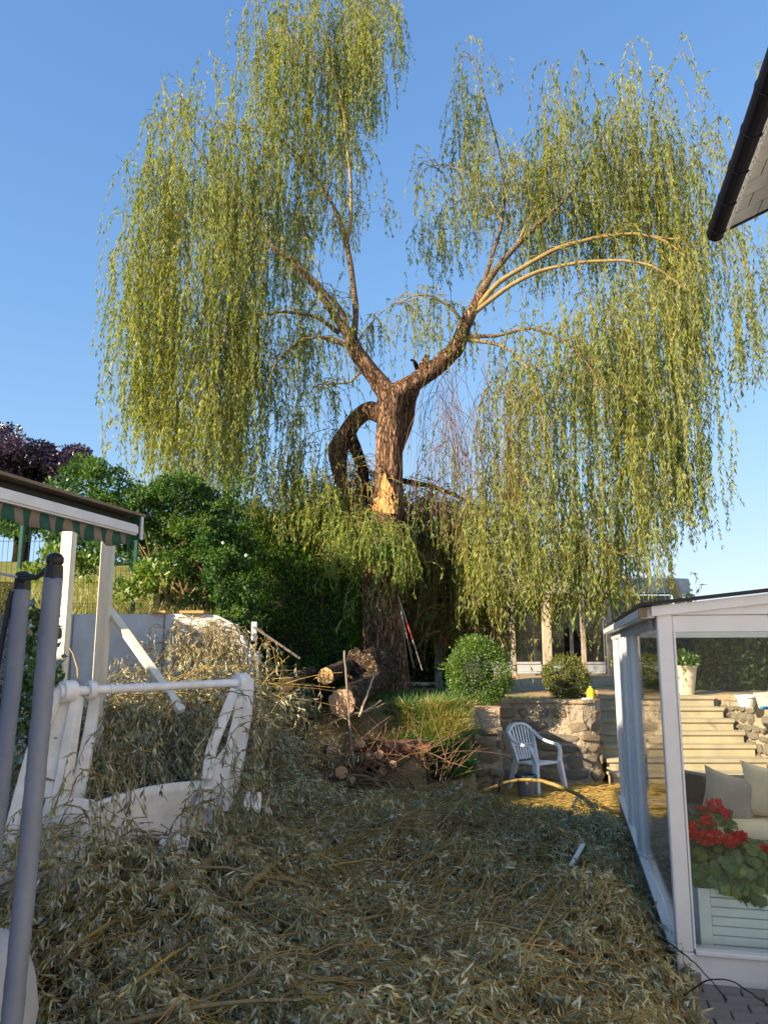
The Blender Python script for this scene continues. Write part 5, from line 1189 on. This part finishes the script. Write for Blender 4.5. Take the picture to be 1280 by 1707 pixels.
# chair faces +X rotated: forward vector
fw = unit(np.array([.60, -.80, 0])); sdv = np.array([-fw[1], fw[0], 0])   # sdv: chair's left side
CC = np.array([2.12, 11.2, 0])
def K(f, s, z): return CC+fw*f+sdv*s+np.array([0, 0, z])
def kt(pts, w_, th, name, n=14, ref=None):
    q = resample(np.array(pts), n); T = unit(np.gradient(q, axis=0)); v = []
    r = np.array(ref if ref is not None else [0, 0, 1.])
    W_ = np.linspace(w_[0], w_[1], n) if isinstance(w_, tuple) else np.full(n, w_)
    for i in range(n):
        s = unit(np.cross(T[i], r)); b_ = np.cross(s, T[i]); v += [q[i]+s*W_[i]/2-b_*th/2, q[i]-s*W_[i]/2-b_*th/2, q[i]-s*W_[i]/2+b_*th/2, q[i]+s*W_[i]/2+b_*th/2]
    return MB().add(v, [(i*4+j, i*4+(j+1) % 4, (i+1)*4+(j+1) % 4, (i+1)*4+j) for i in range(n-1) for j in range(4)]+[(0,1,2,3), tuple(n*4-4+j for j in range(4))]).build(name, M['plastic'], ch, bevel=.003)
sx = [(.22,.20),(.24,-.22),(-.19,-.19),(-.19,.19)]
MB().add([K(.22,.23,.425), K(.22,-.23,.425), K(-.20,-.20,.40), K(-.20,.20,.40), K(.23,.23,.395), K(.23,-.23,.395), K(-.20,-.20,.375), K(-.20,.20,.375)], [(0,1,2,3), (4,5,6,7), (0,1,5,4), (1,2,6,5), (2,3,7,6), (3,0,4,7)]).build('seat', M['plastic'], ch, bevel=.01)
for s in (-1, 1):
    kt([K(.22, s*.24, .43), K(.25, s*.26, .25), K(.29, s*.285, .0)], (.09, .05), .055, 'leg', ref=sdv)
    kt([K(-.17, s*.20, .42), K(-.23, s*.23, .2), K(-.29, s*.26, .0)], (.09, .05), .055, 'leg', ref=sdv)
    kt([K(.22, s*.25, .42), K(.22, s*.28, .55), K(.19, s*.285, .635), K(.0, s*.29, .66), K(-.16, s*.285, .70), K(-.26, s*.25, .80)], .065, .035, 'armrest', n=20, ref=sdv*0+np.array([.2, .1, 1.]))
arch = [K(-.17, -.20, .41), K(-.21, -.215, .55), K(-.27, -.25, .72), K(-.30, -.225, .83), K(-.32, -.12, .895), K(-.325, 0, .91), K(-.32, .12, .895), K(-.30, .225, .83), K(-.27, .25, .72), K(-.21, .215, .55), K(-.17, .20, .41)]
kt(arch, .035, .075, 'back_frame', n=44, ref=fw)
for k in range(7):
    s = (k-3)/3
    kt([K(-.185, s*.14, .43), K(-.25, s*.165, .64), K(-.315, s*.185, .88-.03*abs(s)**2)], .030, .010, 'back_slat', ref=fw)
kt([K(-.245, -.2, .62), K(-.25, 0, .625), K(-.245, .2, .62)], .02, .03, 'back_rail', ref=fw)
c = np.array([1.89, 10.70, 0]); bu = empty('bucket', c, 'grey brown plastic bucket with a dark teal rim beside the chair leg', 'bucket')
MB().lathe([(.10, 0), (.125, .27), (.115, .27), (.09, .02), (.01, .02)], c, 24).build('bucket_body', M['greyplastic'], bu, smooth=False)
MB().lathe([(.128, .272), (.15, .275), (.152, .30), (.145, .315), (.13, .315), (.118, .29), (.01, .285)], c, 24).build('rim', M['teal'], bu, smooth=False)

# tools leaning on the trunk
def tool(p, q, r, m, label, name, band=None):
    e = empty(name, q, label, 'garden tool'); MB().tube([q, (np.array(p)+q)/2+np.array([.004, 0, 0]), p], r, 8).build('handle', m, e, smooth=True)
    if band is not None:
        a, b = band; p = np.array(p); MB().tube([p+(q-p)*a, p+(q-p)*b], r*1.15, 8).build('grip_band', M['red'], e, smooth=True)
    return e
tool(P(664, 1000, 13.0), P(690, 1115, 12.7), .014, M['handle'], 'plain wooden pole leaning on the right of the willow trunk', 'garden_pole')
tool(P(664, 995, 12.95), P(704, 1118, 12.65), .010, M['postwood'], 'thin pale pole with a red band leaning on the trunk', 'garden_pole', (.35, .58))
tool(P(668, 1020, 13.0), P(679, 1110, 12.8), .012, M['handle'], 'short grey pole closest to the trunk on its right', 'garden_pole')
tool(P(738, 1060, 14.0), P(744, 1075, 14.0), .008, M['red'], 'thin red stake tip above the large boxwood ball', 'garden_stake')

# brick topped block
bk_ = empty('brick_bench', (.1, 9.7, 0), 'low block with a brick slab top among the cut branches, left of the grass', 'bench')
q0 = P(668, 1248, 9.5)
MB().box((-.35, 9.55, 0), (.50, 10.1, .76)).build('block_base', M['soil'], bk_, bevel=.01)
random.seed(6)
for i in range(5):
    for j in range(3):
        B('brick', (-.38+i*.19, 9.48+j*.215, .765), (-.38+i*.19+.182, 9.48+j*.215+.207, .83+random.uniform(-.004, .004)), M['brick'], bk_, .006)
for i in range(4): B('brick', (-.36+i*.21, 9.50, .70), (-.36+i*.21+.2, 9.548, .76), M['brick'], bk_, .005)

# ------------------------------------------------------------------ logs
def log(p, q, r, label, m=None, cm=None, taper=.9, seed=0, name='cut_log', rough=.1, cat='log', sag=0):
    p = np.array(p, float); q = np.array(q, float); d = unit(q-p); e = empty(name, p-np.array([0, 0, r]), label, cat)
    n, nr = 26, 16; s = unit(np.cross(d, [0, 0, 1])); u = np.cross(s, d); v = []
    for i in range(nr):
        t_ = i/(nr-1); c = p+(q-p)*t_+np.array([0, 0, -sag*math.sin(t_*math.pi)])
        for a in np.linspace(0, 2*math.pi, n, endpoint=False):
            dd = math.cos(a)*s+math.sin(a)*u; k = 1+rough*(mnoise.noise(Vector(tuple(dd*2+d*t_*3+seed)))+.7*mnoise.noise(Vector(tuple(dd*6+d*t_*10+seed))))
            v.append(c+dd*r*(1-(1-taper)*t_)*k)
    f = [(i*n+j, i*n+(j+1) % n, (i+1)*n+(j+1) % n, (i+1)*n+j) for i in range(nr-1) for j in range(n)]+[tuple((nr-1)*n+j for j in range(n))]
    MB().add(v, f).build('bark', m or M['logbark'], e, smooth=True)
    # end face, slightly proud of the bark
    ring = [np.array(x)*.93+p*.07-d*.006 for x in v[:n]]; rb = [np.array(x)*.985+p*.015+d*.004 for x in v[:n]]
    off = rootloc(e); me_ = MB().add([p-d*.008]+ring+rb, [(0, j+1, (j+1) % n+1) for j in range(n)]+[(j+1, (j+1) % n+1, n+(j+1) % n+1, n+j+1) for j in range(n)])
    o = me_.build('cut_face', cm or M['cut2'], e)
    return e
log(P(570,1173,10.2), P(650,1120,12.4), .185, 'thick log with a broad dull cut end, lower of the two biggest logs', rough=.16, seed=1)
log(P(543,1128,10.5), P(600,1100,12.3), .115, 'log with a bright orange round cut end, above the thick log', cm=M['cut'], seed=2)
log(P(600,1118,11.6), P(640,1110,12.7), .30, 'rough dark stump piece lying against the base of the willow trunk', rough=.3, seed=3, cm=M['logbark'])
log(P(477,1141,9.9), P(520,1120,11.3), .10, 'log with orange cut end half hidden by hanging leaves, leftmost of the group', cm=M['cut'], seed=4)
log(P(530,1180,10.9), P(545,1120,11.2), .13, 'upright dark log standing between the two largest logs', rough=.2, m=M['deadbark'], cm=M['deadbark'], seed=6)
for (px, py, Y, r, ex, ey, lb) in [(602,1240,9.15,.05,690,1262,'smooth brown branch section on top of the pile, left of the brick slab'), (588,1300,8.75,.038,650,1330,'short cut branch just right of the round log end'), (655,1275,8.95,.045,600,1300,'cut branch end at the far right of the wood pile'), (480,1262,8.8,.04,540,1290,'dark log half buried at the left of the wood pile'),
     (569,1288,8.75,.075,640,1262,'round cut log end in the middle of the small wood pile'), (571,1321,8.6,.046,660,1312,'small cut branch end at the bottom of the wood pile'),
     (638,1286,9.1,.050,560,1298,'small cut log at the right side of the wood pile'), (529,1277,8.9,.026,566,1262,'thin cut branch end left of the round log'),
     (541,1303,8.7,.024,600,1325,'thin cut branch end below the round log'), (632,1258,9.0,.052,556,1290,'short stub with a torn pale end on top of the wood pile'),
     (552,1250,9.3,.055,520,1268,'short grey log with no fresh cut, upper left of the wood pile'), (617,1262,9.1,.04,540,1284,'grey branch lying across the wood pile'),
     (508,1311,8.5,.022,506,1290,'thin upright stub at the lower left of the wood pile')]:
    log(P(px, py, Y), P(px+(ex-px)*.4, py+(ey-py)*.4-8, Y+.75), r, lb, cm=M['cut2'], rough=.1, seed=px, m=M['logbark'] if r > .03 else M['stick'])
# long thin sticks and branches: each its own thing
def HP(px, py, lift):
    d = P(px, py, 1.0)-np.array([0, 0, CAMZ]); t = 2.5
    while t < 11:
        q = np.array([0, 0, CAMZ])+d*t
        if q[2] < float(H(q[0], q[1]))+lift: break
        t += .02
    return q
def branch(pts, r0, r1, label, m='stick', n=7, name='cut_branch', wob=.05, group=None, lift=None):
    p = np.array([HP(q[0], q[1], lift) for q in pts]) if lift is not None else np.array([P(*q) if q[2] > 1.5 else G(q[0], q[1], q[2]) for q in pts]); q = resample(p, max(8, len(p)*5)); q[1:-1] += np.random.default_rng(len(label)).normal(0, r0*.35, q[1:-1].shape)
    k = len(q); o = MB().tube(q, np.linspace(r0, r1, k), n, wob=wob, seed=len(label)).build(name, M[m], smooth=True, label=label, cat='branch', group=group); return o
branch([(262,1500,5.3),(300,1474,5.5),(345,1438,5.9),(380,1405,6.3),(420,1378,6.7),(450,1352,7.1),(480,1340,7.5),(520,1326,8.0),(560,1322,8.4)], .034, .026, 'long thick grey green branch running from the swing frame up to the wood pile', 'stick', lift=.10)
branch([(170,1478,5.2),(230,1478,5.3),(290,1474,5.5)], .014, .028, 'thinner branch joining the long thick branch at its lower left end', 'stick', lift=.10)
branch([(400,1495,5.2),(440,1452,5.6),(480,1425,6.0),(530,1402,6.4)], .024, .012, 'pale forked branch lying below the long thick branch', 'stick', lift=.10)
branch([(450,1230,9.0),(490,1248,8.9),(530,1262,8.8),(565,1272,8.8)], .035, .042, 'green mossy branch slanting down towards the wood pile from the left', 'stick')
branch([(500,1238,9.0),(508,1220,9.1),(520,1196,9.2)], .032, .02, 'short dark upright stub among the branches left of the wood pile', 'deadbark')
branch([(590,1290,8.9),(582,1200,8.95),(574,1085,9.0)], .010, .014, 'straight reddish stick standing upright in front of the thick log end', 'handle')
branch([(598,1195,9.1),(612,1160,9.2),(623,1127,9.3)], .014, .010, 'pale stick leaning right above the wood pile', 'postwood')
branch([(590,1190,9.1),(612,1185,9.2),(636,1168,9.3)], .012, .008, 'short pale stick next to the leaning stick above the wood pile', 'postwood')
branch([(520,1255,8.7),(555,1200,9.0),(600,1190,9.2),(645,1172,9.3)], .014, .008, 'yellow green shoot arching over the wood pile', 'ytwig')
branch([(547,1218,8.8),(560,1240,8.75),(575,1262,8.7)], .018, .014, 'straight stick slanting down right into the wood pile', 'stick')
branch([(505,1250,8.8),(520,1230,8.9),(533,1214,9.0)], .022, .018, 'short stick slanting up right, left of the wood pile', 'stick')
branch([(521,1254,8.8),(531,1235,8.85),(538,1224,8.9)], .018, .016, 'second short stick slanting up right, beside the first', 'handle')
branch([(700,1355,9.0),(760,1336,9.2),(810,1318,9.4),(855,1300,9.5),(905,1302,9.4),(960,1322,9.1),(990,1345,8.8)], .010, .026, 'long olive branch arching up in front of the pier and the chair', 'ytwig')
branch([(833,1302,9.45),(830,1330,9.2),(828,1352,9.0)], .014, .010, 'dark forked prop crossing the arching olive branch', 'deadbark')
branch([(600,1262,9.1),(690,1292,8.9),(735,1322,8.7)], .010, .005, 'thin yellow branch trailing right out of the wood pile', 'ytwig')
branch([(545,1445,.45),(620,1432,.5),(700,1446,.5),(770,1448,.42),(800,1462,.42)], .007, .012, 'thin olive branch lying across the middle of the heap', 'ytwig', lift=.09)
branch([(860,1600,.5),(905,1540,.48),(930,1490,.46),(938,1455,.46)], .008, .005, 'curved yellow twig lying right of centre on the heap', 'ytwig', lift=.09)
branch([(60,1610,.62),(160,1555,.6),(240,1500,.62),(320,1440,.64)], .012, .008, 'yellow branch running diagonally across the lower left of the heap', 'ytwig', lift=.09)
branch([(170,1690,.6),(260,1610,.58),(330,1565,.56),(430,1535,.5)], .011, .006, 'yellow brown branch slanting across the bottom left of the heap', 'ytwig', lift=.09)
branch([(1060,1545,.2),(1120,1575,.22),(1165,1612,.24),(1212,1668,.1)], .005, .003, 'dark thin twig resting against the foot of the conservatory corner', 'deadbark')
branch([(1140,1660,.12),(1180,1632,.26),(1220,1634,.26),(1285,1680,.1)], .004, .003, 'dark thin twig arching over the paving at the bottom right', 'deadbark')

random.seed(21)
def stray(n, X0_, X1_, Y0_, Y1_, r0, r1, l0, l1, up, label, group, mats, zf, dirx=None):
    for k in range(n):
        x = random.uniform(X0_, X1_); y = random.uniform(Y0_, Y1_); a = random.uniform(0, 6.28) if dirx is None else random.gauss(dirx, .6); l = random.uniform(l0, l1); pts = []; c = random.uniform(-.8, .8); rise = random.uniform(*up)
        for j in range(9):
            pts.append([x, y, float(zf(x, y))+.07+rise*j/8*l+.05*math.sin(j/8*3.14)]); x += math.cos(a)*l/8; y += math.sin(a)*l/8; a += c/8+random.uniform(-.12, .12)
            if x > 1.5+.236*(y-4.9): break
        if len(pts) < 4: continue
        pts = np.array(pts); pts[1:-1, 2] = (pts[:-2, 2]+pts[1:-1, 2]+pts[2:, 2])/3; r = random.uniform(r0, r1)
        if group is None: STR.tube(pts, np.linspace(r, r*.45, len(pts)), 6, wob=.06, seed=k); continue
        MB().tube(pts, np.linspace(r, r*.45, len(pts)), 6, wob=.06, seed=k).build('cut_branch', M[random.choice(mats)], smooth=True, label=label, cat='branch', group=group)
STR = MB()
stray(34, -2.6, 1.3, 3.3, 8.4, .007, .016, .6, 1.8, (-.05, .12), None, None, ['stick', 'ytwig', 'stick', 'dtwig'], H)
stray(16, -1.0, .7, 8.5, 9.4, .008, .022, .3, 1.0, (-.1, .8), None, None, ['stick', 'handle', 'logbark', 'deadbark', 'ytwig'], lambda x, y: max(float(H(x, y)), .3))
# ------------------------------------------------------------------ heap of leafy cut branches
gx = np.arange(-6, 3.0, .07); gy = np.arange(2.6, 10.6, .07)
heap = empty('cut_willow_branches', (-.5, 7, 0), 'deep heap of cut wilting willow branches covering the shaded yard', 'branch heap'); heap['kind'] = 'stuff'
X, Y_ = np.meshgrid(gx, gy); Z = H(X, Y_)-.10-.05*np.abs(lump(X*3.3, Y_*3.1)); Z = np.minimum(Z, H(X, Y_)*.8-.03)
v = np.stack([X, Y_, Z], -1).reshape(-1, 3); nx = len(gx); i, j = np.meshgrid(np.arange(nx-1), np.arange(len(gy)-1)); a = (j*nx+i).ravel()
STR.build('thin_branches', M['stick'], heap, smooth=True, kind='stuff')
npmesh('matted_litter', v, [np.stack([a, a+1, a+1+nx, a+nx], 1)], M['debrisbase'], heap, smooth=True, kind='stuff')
LV, LF3, LF3b, LF4, LA = [], [], [], [], []; TVv, TF = [], []; cnt = [0, 0]
FQ = Fol()
def sprigs(n, xr, yr, m, L, W, fine=True, lift=.10, twr=.0028, ln=(.35, .95), tone=.5, tall=0.0, K_=5, hang=0.0, zoff=0.0):
    x = rng.uniform(*xr, n); y = rng.uniform(*yr, n); keep = H(x, y) > .05; x = x[keep]; y = y[keep]; n = len(x)
    # local combing direction varies slowly over the heap
    th = 1.6*np.sin(x*.9+1.1)+1.3*np.cos(y*.8+x*.4)+rng.normal(0, .65, n)
    l = rng.uniform(*ln, n); u = np.linspace(0, 1, K_)[None]; cur = rng.normal(0, 1.0, n)[:, None]
    ang = th[:, None]+cur*u; dx = np.cumsum(np.cos(ang), 1)/K_*l[:, None]; dy = np.cumsum(np.sin(ang), 1)/K_*l[:, None]
    X = x[:, None]+dx; Yq = y[:, None]+dy
    hz = H(X, Yq); base = rng.uniform(-.08, lift, n)[:, None]+zoff
    Z = .55*hz+.45*hz.mean(1, keepdims=True)+base+rng.uniform(0, .10, n)[:, None]*np.sin(u*math.pi)+tall*rng.random(n)[:, None]*u*l[:, None]-hang*u**2*l[:, None]
    Z = np.maximum(Z, .02)
    xb = 1.80+.236*(Yq-4.9); X = np.minimum(X, xb+.02*rng.normal(size=X.shape)-.05)
    Q = np.stack([X, Yq, Z], -1); R = twr*rng.uniform(.6, 1.7, (n, 1))*(1-.6*u)
    tv, tf = strandgeo(Q, R); TVv.append(tv); TF.append(tf+cnt[1]); cnt[1] += len(tv)
    if m:
        p, t, tt = along(Q, m, .08, 1); k = len(p); d = unit(t*.6+rdir(k)*.65+np.array([0, 0, -.45])); s = unit(np.cross(d, rdir(k)))
        sz = rng.uniform(.5, 1.2, k); sv_ = np.repeat(rng.normal(0, .2, n), m); av = np.clip(tone+sv_+rng.normal(0, .2, k), 0, 1)
        if not fine:
            v, f = leafgeo(p, d, s, L*sz, W*rng.uniform(.7, 1.3, k), curl=.18); FQ.leaves(v, f, av); return
        v, fs = leafgeo2(p, d, s, L*sz, W*rng.uniform(.7, 1.25, k), rng.normal(0, .22, k))
        LV.append(v); LF3.append(fs[0]+cnt[0]); LF3b.append(fs[1]+cnt[0]); LF4.append(fs[2]+cnt[0]); cnt[0] += len(v)
        LA.append(av)
sprigs(3300, (-2.6, 1.9), (2.7, 5.4), 22, .068, .0105, lift=.10, twr=.0019, ln=(.25, .8))
sprigs(4700, (-3.6, 2.6), (5.1, 9.9), 26, .078, .0125, fine=False, lift=.10, twr=.0026, ln=(.3, .9))
sprigs(1700, (-3.9, -.6), (7.0, 9.6), 26, .078, .0125, fine=False, lift=.22, twr=.003, tone=.55)
sprigs(800, (-3.9, -1.0), (7.8, 9.8), 18, .08, .013, fine=False, lift=.35, tall=.6, tone=.6, ln=(.5, 1.3), twr=.004)
sprigs(240, (-1.4, .6), (8.6, 9.6), 16, .08, .013, fine=False, lift=.15, tall=.3, tone=.7, ln=(.4, 1.0), twr=.004)
sprigs(200, (-2.5, -1.3), (4.7, 5.3), 22, .065, .010, lift=.45, tone=.5)
sprigs(900, (-3, 1.8), (2.7, 9.6), 4, .06, .010, fine=False, lift=.15, twr=.0036, ln=(.6, 1.7), K_=9)
n = 1500; x = rng.uniform(-2.8, 1.7, n); y = rng.uniform(2.8, 9.2, n); th = 1.6*np.sin(x*.9+1.1)+1.3*np.cos(y*.8+x*.4)+rng.normal(0, .8, n); l = rng.uniform(.25, 1.3, n); u = np.linspace(0, 1, 9)[None]
ang = th[:, None]+rng.normal(0, .9, (n, 1))*u; X = x[:, None]+np.cumsum(np.cos(ang), 1)/9*l[:, None]; Yq = y[:, None]+np.cumsum(np.sin(ang), 1)/9*l[:, None]; X = np.minimum(X, 1.62+.236*(Yq-4.9))
hz = H(X, Yq); Z = .7*hz+.3*hz.mean(1, keepdims=True)+rng.uniform(.02, .10, (n, 1))+rng.uniform(0, .12, (n, 1))*np.sin(u*math.pi)
tv, tf = strandgeo(np.stack([X, Yq, np.maximum(Z, .03)], -1), .0036*rng.uniform(.5, 1.6, (n, 1))*(1-.6*u)); npmesh('yellow_twigs', tv, [tf], M['ytwig'], heap, kind='stuff')
# chips, twigs and leaves on the bank under the logs
n = 900; x = rng.uniform(-1.7, .3, n); y = rng.uniform(9.3, 10.9, n); a_ = rng.uniform(0, 6.28, n); l = rng.uniform(.08, .55, n); u = np.linspace(0, 1, 5)[None]
X = x[:, None]+np.cos(a_)[:, None]*l[:, None]*u; Yq = y[:, None]+np.sin(a_)[:, None]*l[:, None]*u*.6; Z = np.maximum(tz(X, Yq), H(X, Yq))+.02+rng.uniform(0, .10, (n, 1))+.08*rng.random((n, 1))*np.sin(u*3.1)
tv, tf = strandgeo(np.stack([X, Yq, Z], -1), .0055*rng.uniform(.4, 1.6, (n, 1))*(1-.5*u)); npmesh('bank_twigs', tv, [tf], M['dtwig'], heap, kind='stuff')
n = 9000; x = rng.uniform(-1.75, .3, n); y = rng.uniform(9.3, 10.95, n); p = np.stack([x, y, np.maximum(tz(x, y), H(x, y))+.01+.07*rng.random(n)**2], 1); d = unit(rdir(n)*np.array([1, 1, .35])); v, f = leafgeo(p, d, unit(np.cross(d, rdir(n)*.5+np.array([0, 0, 1.]))), .07*rng.uniform(.5, 1.2, n), .014, curl=.15); FQ.leaves(v, f, rng.uniform(.3, 1, n))
FQ.build('wilted_leaf_mass', M['Ldebris'], parent=heap, kind='stuff')
np.random.seed(1)
fs3 = np.concatenate(LF3+LF3b); 
# face order: tris then quads; colour per face
la = np.concatenate(LA); 
npmesh('wilted_leaves', np.concatenate(LV), [fs3, np.concatenate(LF4)], M['Ldebris'], heap, np.concatenate([la, la, la]), smooth=False, kind='stuff')
npmesh('cut_twigs', np.concatenate(TVv), [np.concatenate(TF)], M['dtwig'], heap, kind='stuff')
# sprays of willow over the logs and white wall
F = Fol()
for (px, t_, b_, hw, Y, n) in [(300,1035,1110,34,9.6,60),(345,1028,1100,34,9.7,80),(395,1045,1130,30,9.6,80),(240,1070,1130,30,9.2,20),(430,1080,1160,24,9.7,26),(450,1110,1170,26,9.9,20),(470,1100,1200,30,9.8,28),(500,1120,1190,26,10.0,18),(340,1040,1110,40,9.3,16),(370,1060,1130,40,9.2,14),(275,1050,1090,40,9.2,10),(410,1050,1120,26,9.5,8),(396,1150,1260,16,6.0,16),(386,1240,1340,22,5.9,22),(372,1290,1370,26,5.85,26),(300,1150,1180,60,6.0,12),(170,1160,1330,18,5.3,22),(130,1240,1420,22,5.1,30),(90,1300,1450,26,5.0,26),(60,1350,1460,20,4.9,16),(200,1385,1440,50,5.2,30),(290,1370,1420,40,5.6,16)]:
    curtain(F, px, t_, b_, hw, Y, n, dy=.25, tone=.42 if Y < 7 else .72, lmin=.3, lmax=.8, spacing=.025, Lf=.08, Wf=.014, out=.25, dome=.05, tw=.004)
F.build('hanging_leaves', M['Ldebris'], 'hanging_twigs', M['dtwig'], heap, kind='stuff')
# upright bare twigs over the wood pile
Q = []; n = 150
bx = P(600, 1270, 9.0); st_ = np.stack([rng.uniform(-.95, .75, n), rng.uniform(8.6, 9.5, n), rng.uniform(.35, .8, n)], 1)
d = unit(np.stack([rng.normal(0, .7, n), rng.normal(0, .3, n), rng.uniform(.1, 1.0, n)], 1)); l = rng.uniform(.3, .9, n); u = np.linspace(0, 1, 6)[None, :, None]
Qa = st_[:, None]+d[:, None]*l[:, None, None]*u+np.stack([rng.normal(0, .15, n), rng.normal(0, .05, n), -rng.random(n)*.25], 1)[:, None]*u**2
tv, tf = strandgeo(Qa, .006*rng.uniform(.5, 1.4, (n, 1))*(1-.5*u[..., 0])); npmesh('bare_twigs', tv, [tf], M['twig'], heap, kind='stuff')
n = 130; st_ = np.stack([rng.uniform(-3.6, -1.3, n), rng.uniform(8.6, 9.9, n), rng.uniform(1.0, 1.6, n)], 1)
d = unit(np.stack([rng.normal(.3, .7, n), rng.normal(0, .3, n), rng.uniform(-.1, .9, n)], 1)); l = rng.uniform(.4, 1.1, n)
Qa = st_[:, None]+d[:, None]*l[:, None, None]*u+np.stack([rng.normal(0, .3, n), rng.normal(0, .05, n), -rng.random(n)*.5], 1)[:, None]*u**2
tv, tf = strandgeo(Qa, .006*rng.uniform(.5, 1.4, (n, 1))*(1-.5*u[..., 0])); npmesh('dry_twigs', tv, [tf], M['straw'], heap, kind='stuff')
# sunlit straw on the ground by the chair
n = 2600; x = rng.uniform(.8, 5.5, n); y = rng.uniform(9.2, 11.7, n); a = rng.normal(.1, .5, n); l = rng.uniform(.08, .5, n); u = np.linspace(0, 1, 5)[None]
Qx = x[:, None]+np.cos(a)[:, None]*l[:, None]*u; Qy = y[:, None]+np.sin(a)[:, None]*l[:, None]*u+rng.normal(0, .05, (n, 1))*u**2
Qz = .008+rng.random((n, 1))*.05+.04*rng.random((n, 1))*np.sin(u*3.14)+0*Qx
ok = ~((Qx.max(1) > 3.2) & (Qy.max(1) > 11.7))
tv, tf = strandgeo(np.stack([Qx, Qy, Qz], -1)[ok], .0035*rng.uniform(.4, 1.5, (ok.sum(), 1))*np.ones_like(u)); 
o = npmesh('straw_twigs', tv, [tf], M['straw'], None, kind='stuff', label='scattered yellow twigs and straw on the sunlit ground below the chair', cat='twigs')
F = Fol(); n = 9000; b = np.stack([rng.uniform(.6, 5.4, n), rng.uniform(9.0, 11.8, n), rng.uniform(.0, .035, n)], 1); d = unit(rdir(n)*np.array([1, 1, .15])); s = unit(np.cross(d, np.array([0, 0, 1.])+.3*rdir(n))); v, f = leafgeo(b, d, s, .06*rng.uniform(.5, 1.2, n), .012); F.leaves(v, f, rng.uniform(.5, 1, n))
F.build('fallen_leaves', M['Ldebris'], label='dry fallen willow leaves on the ground in front of the chair and steps', cat='leaves', kind='stuff')
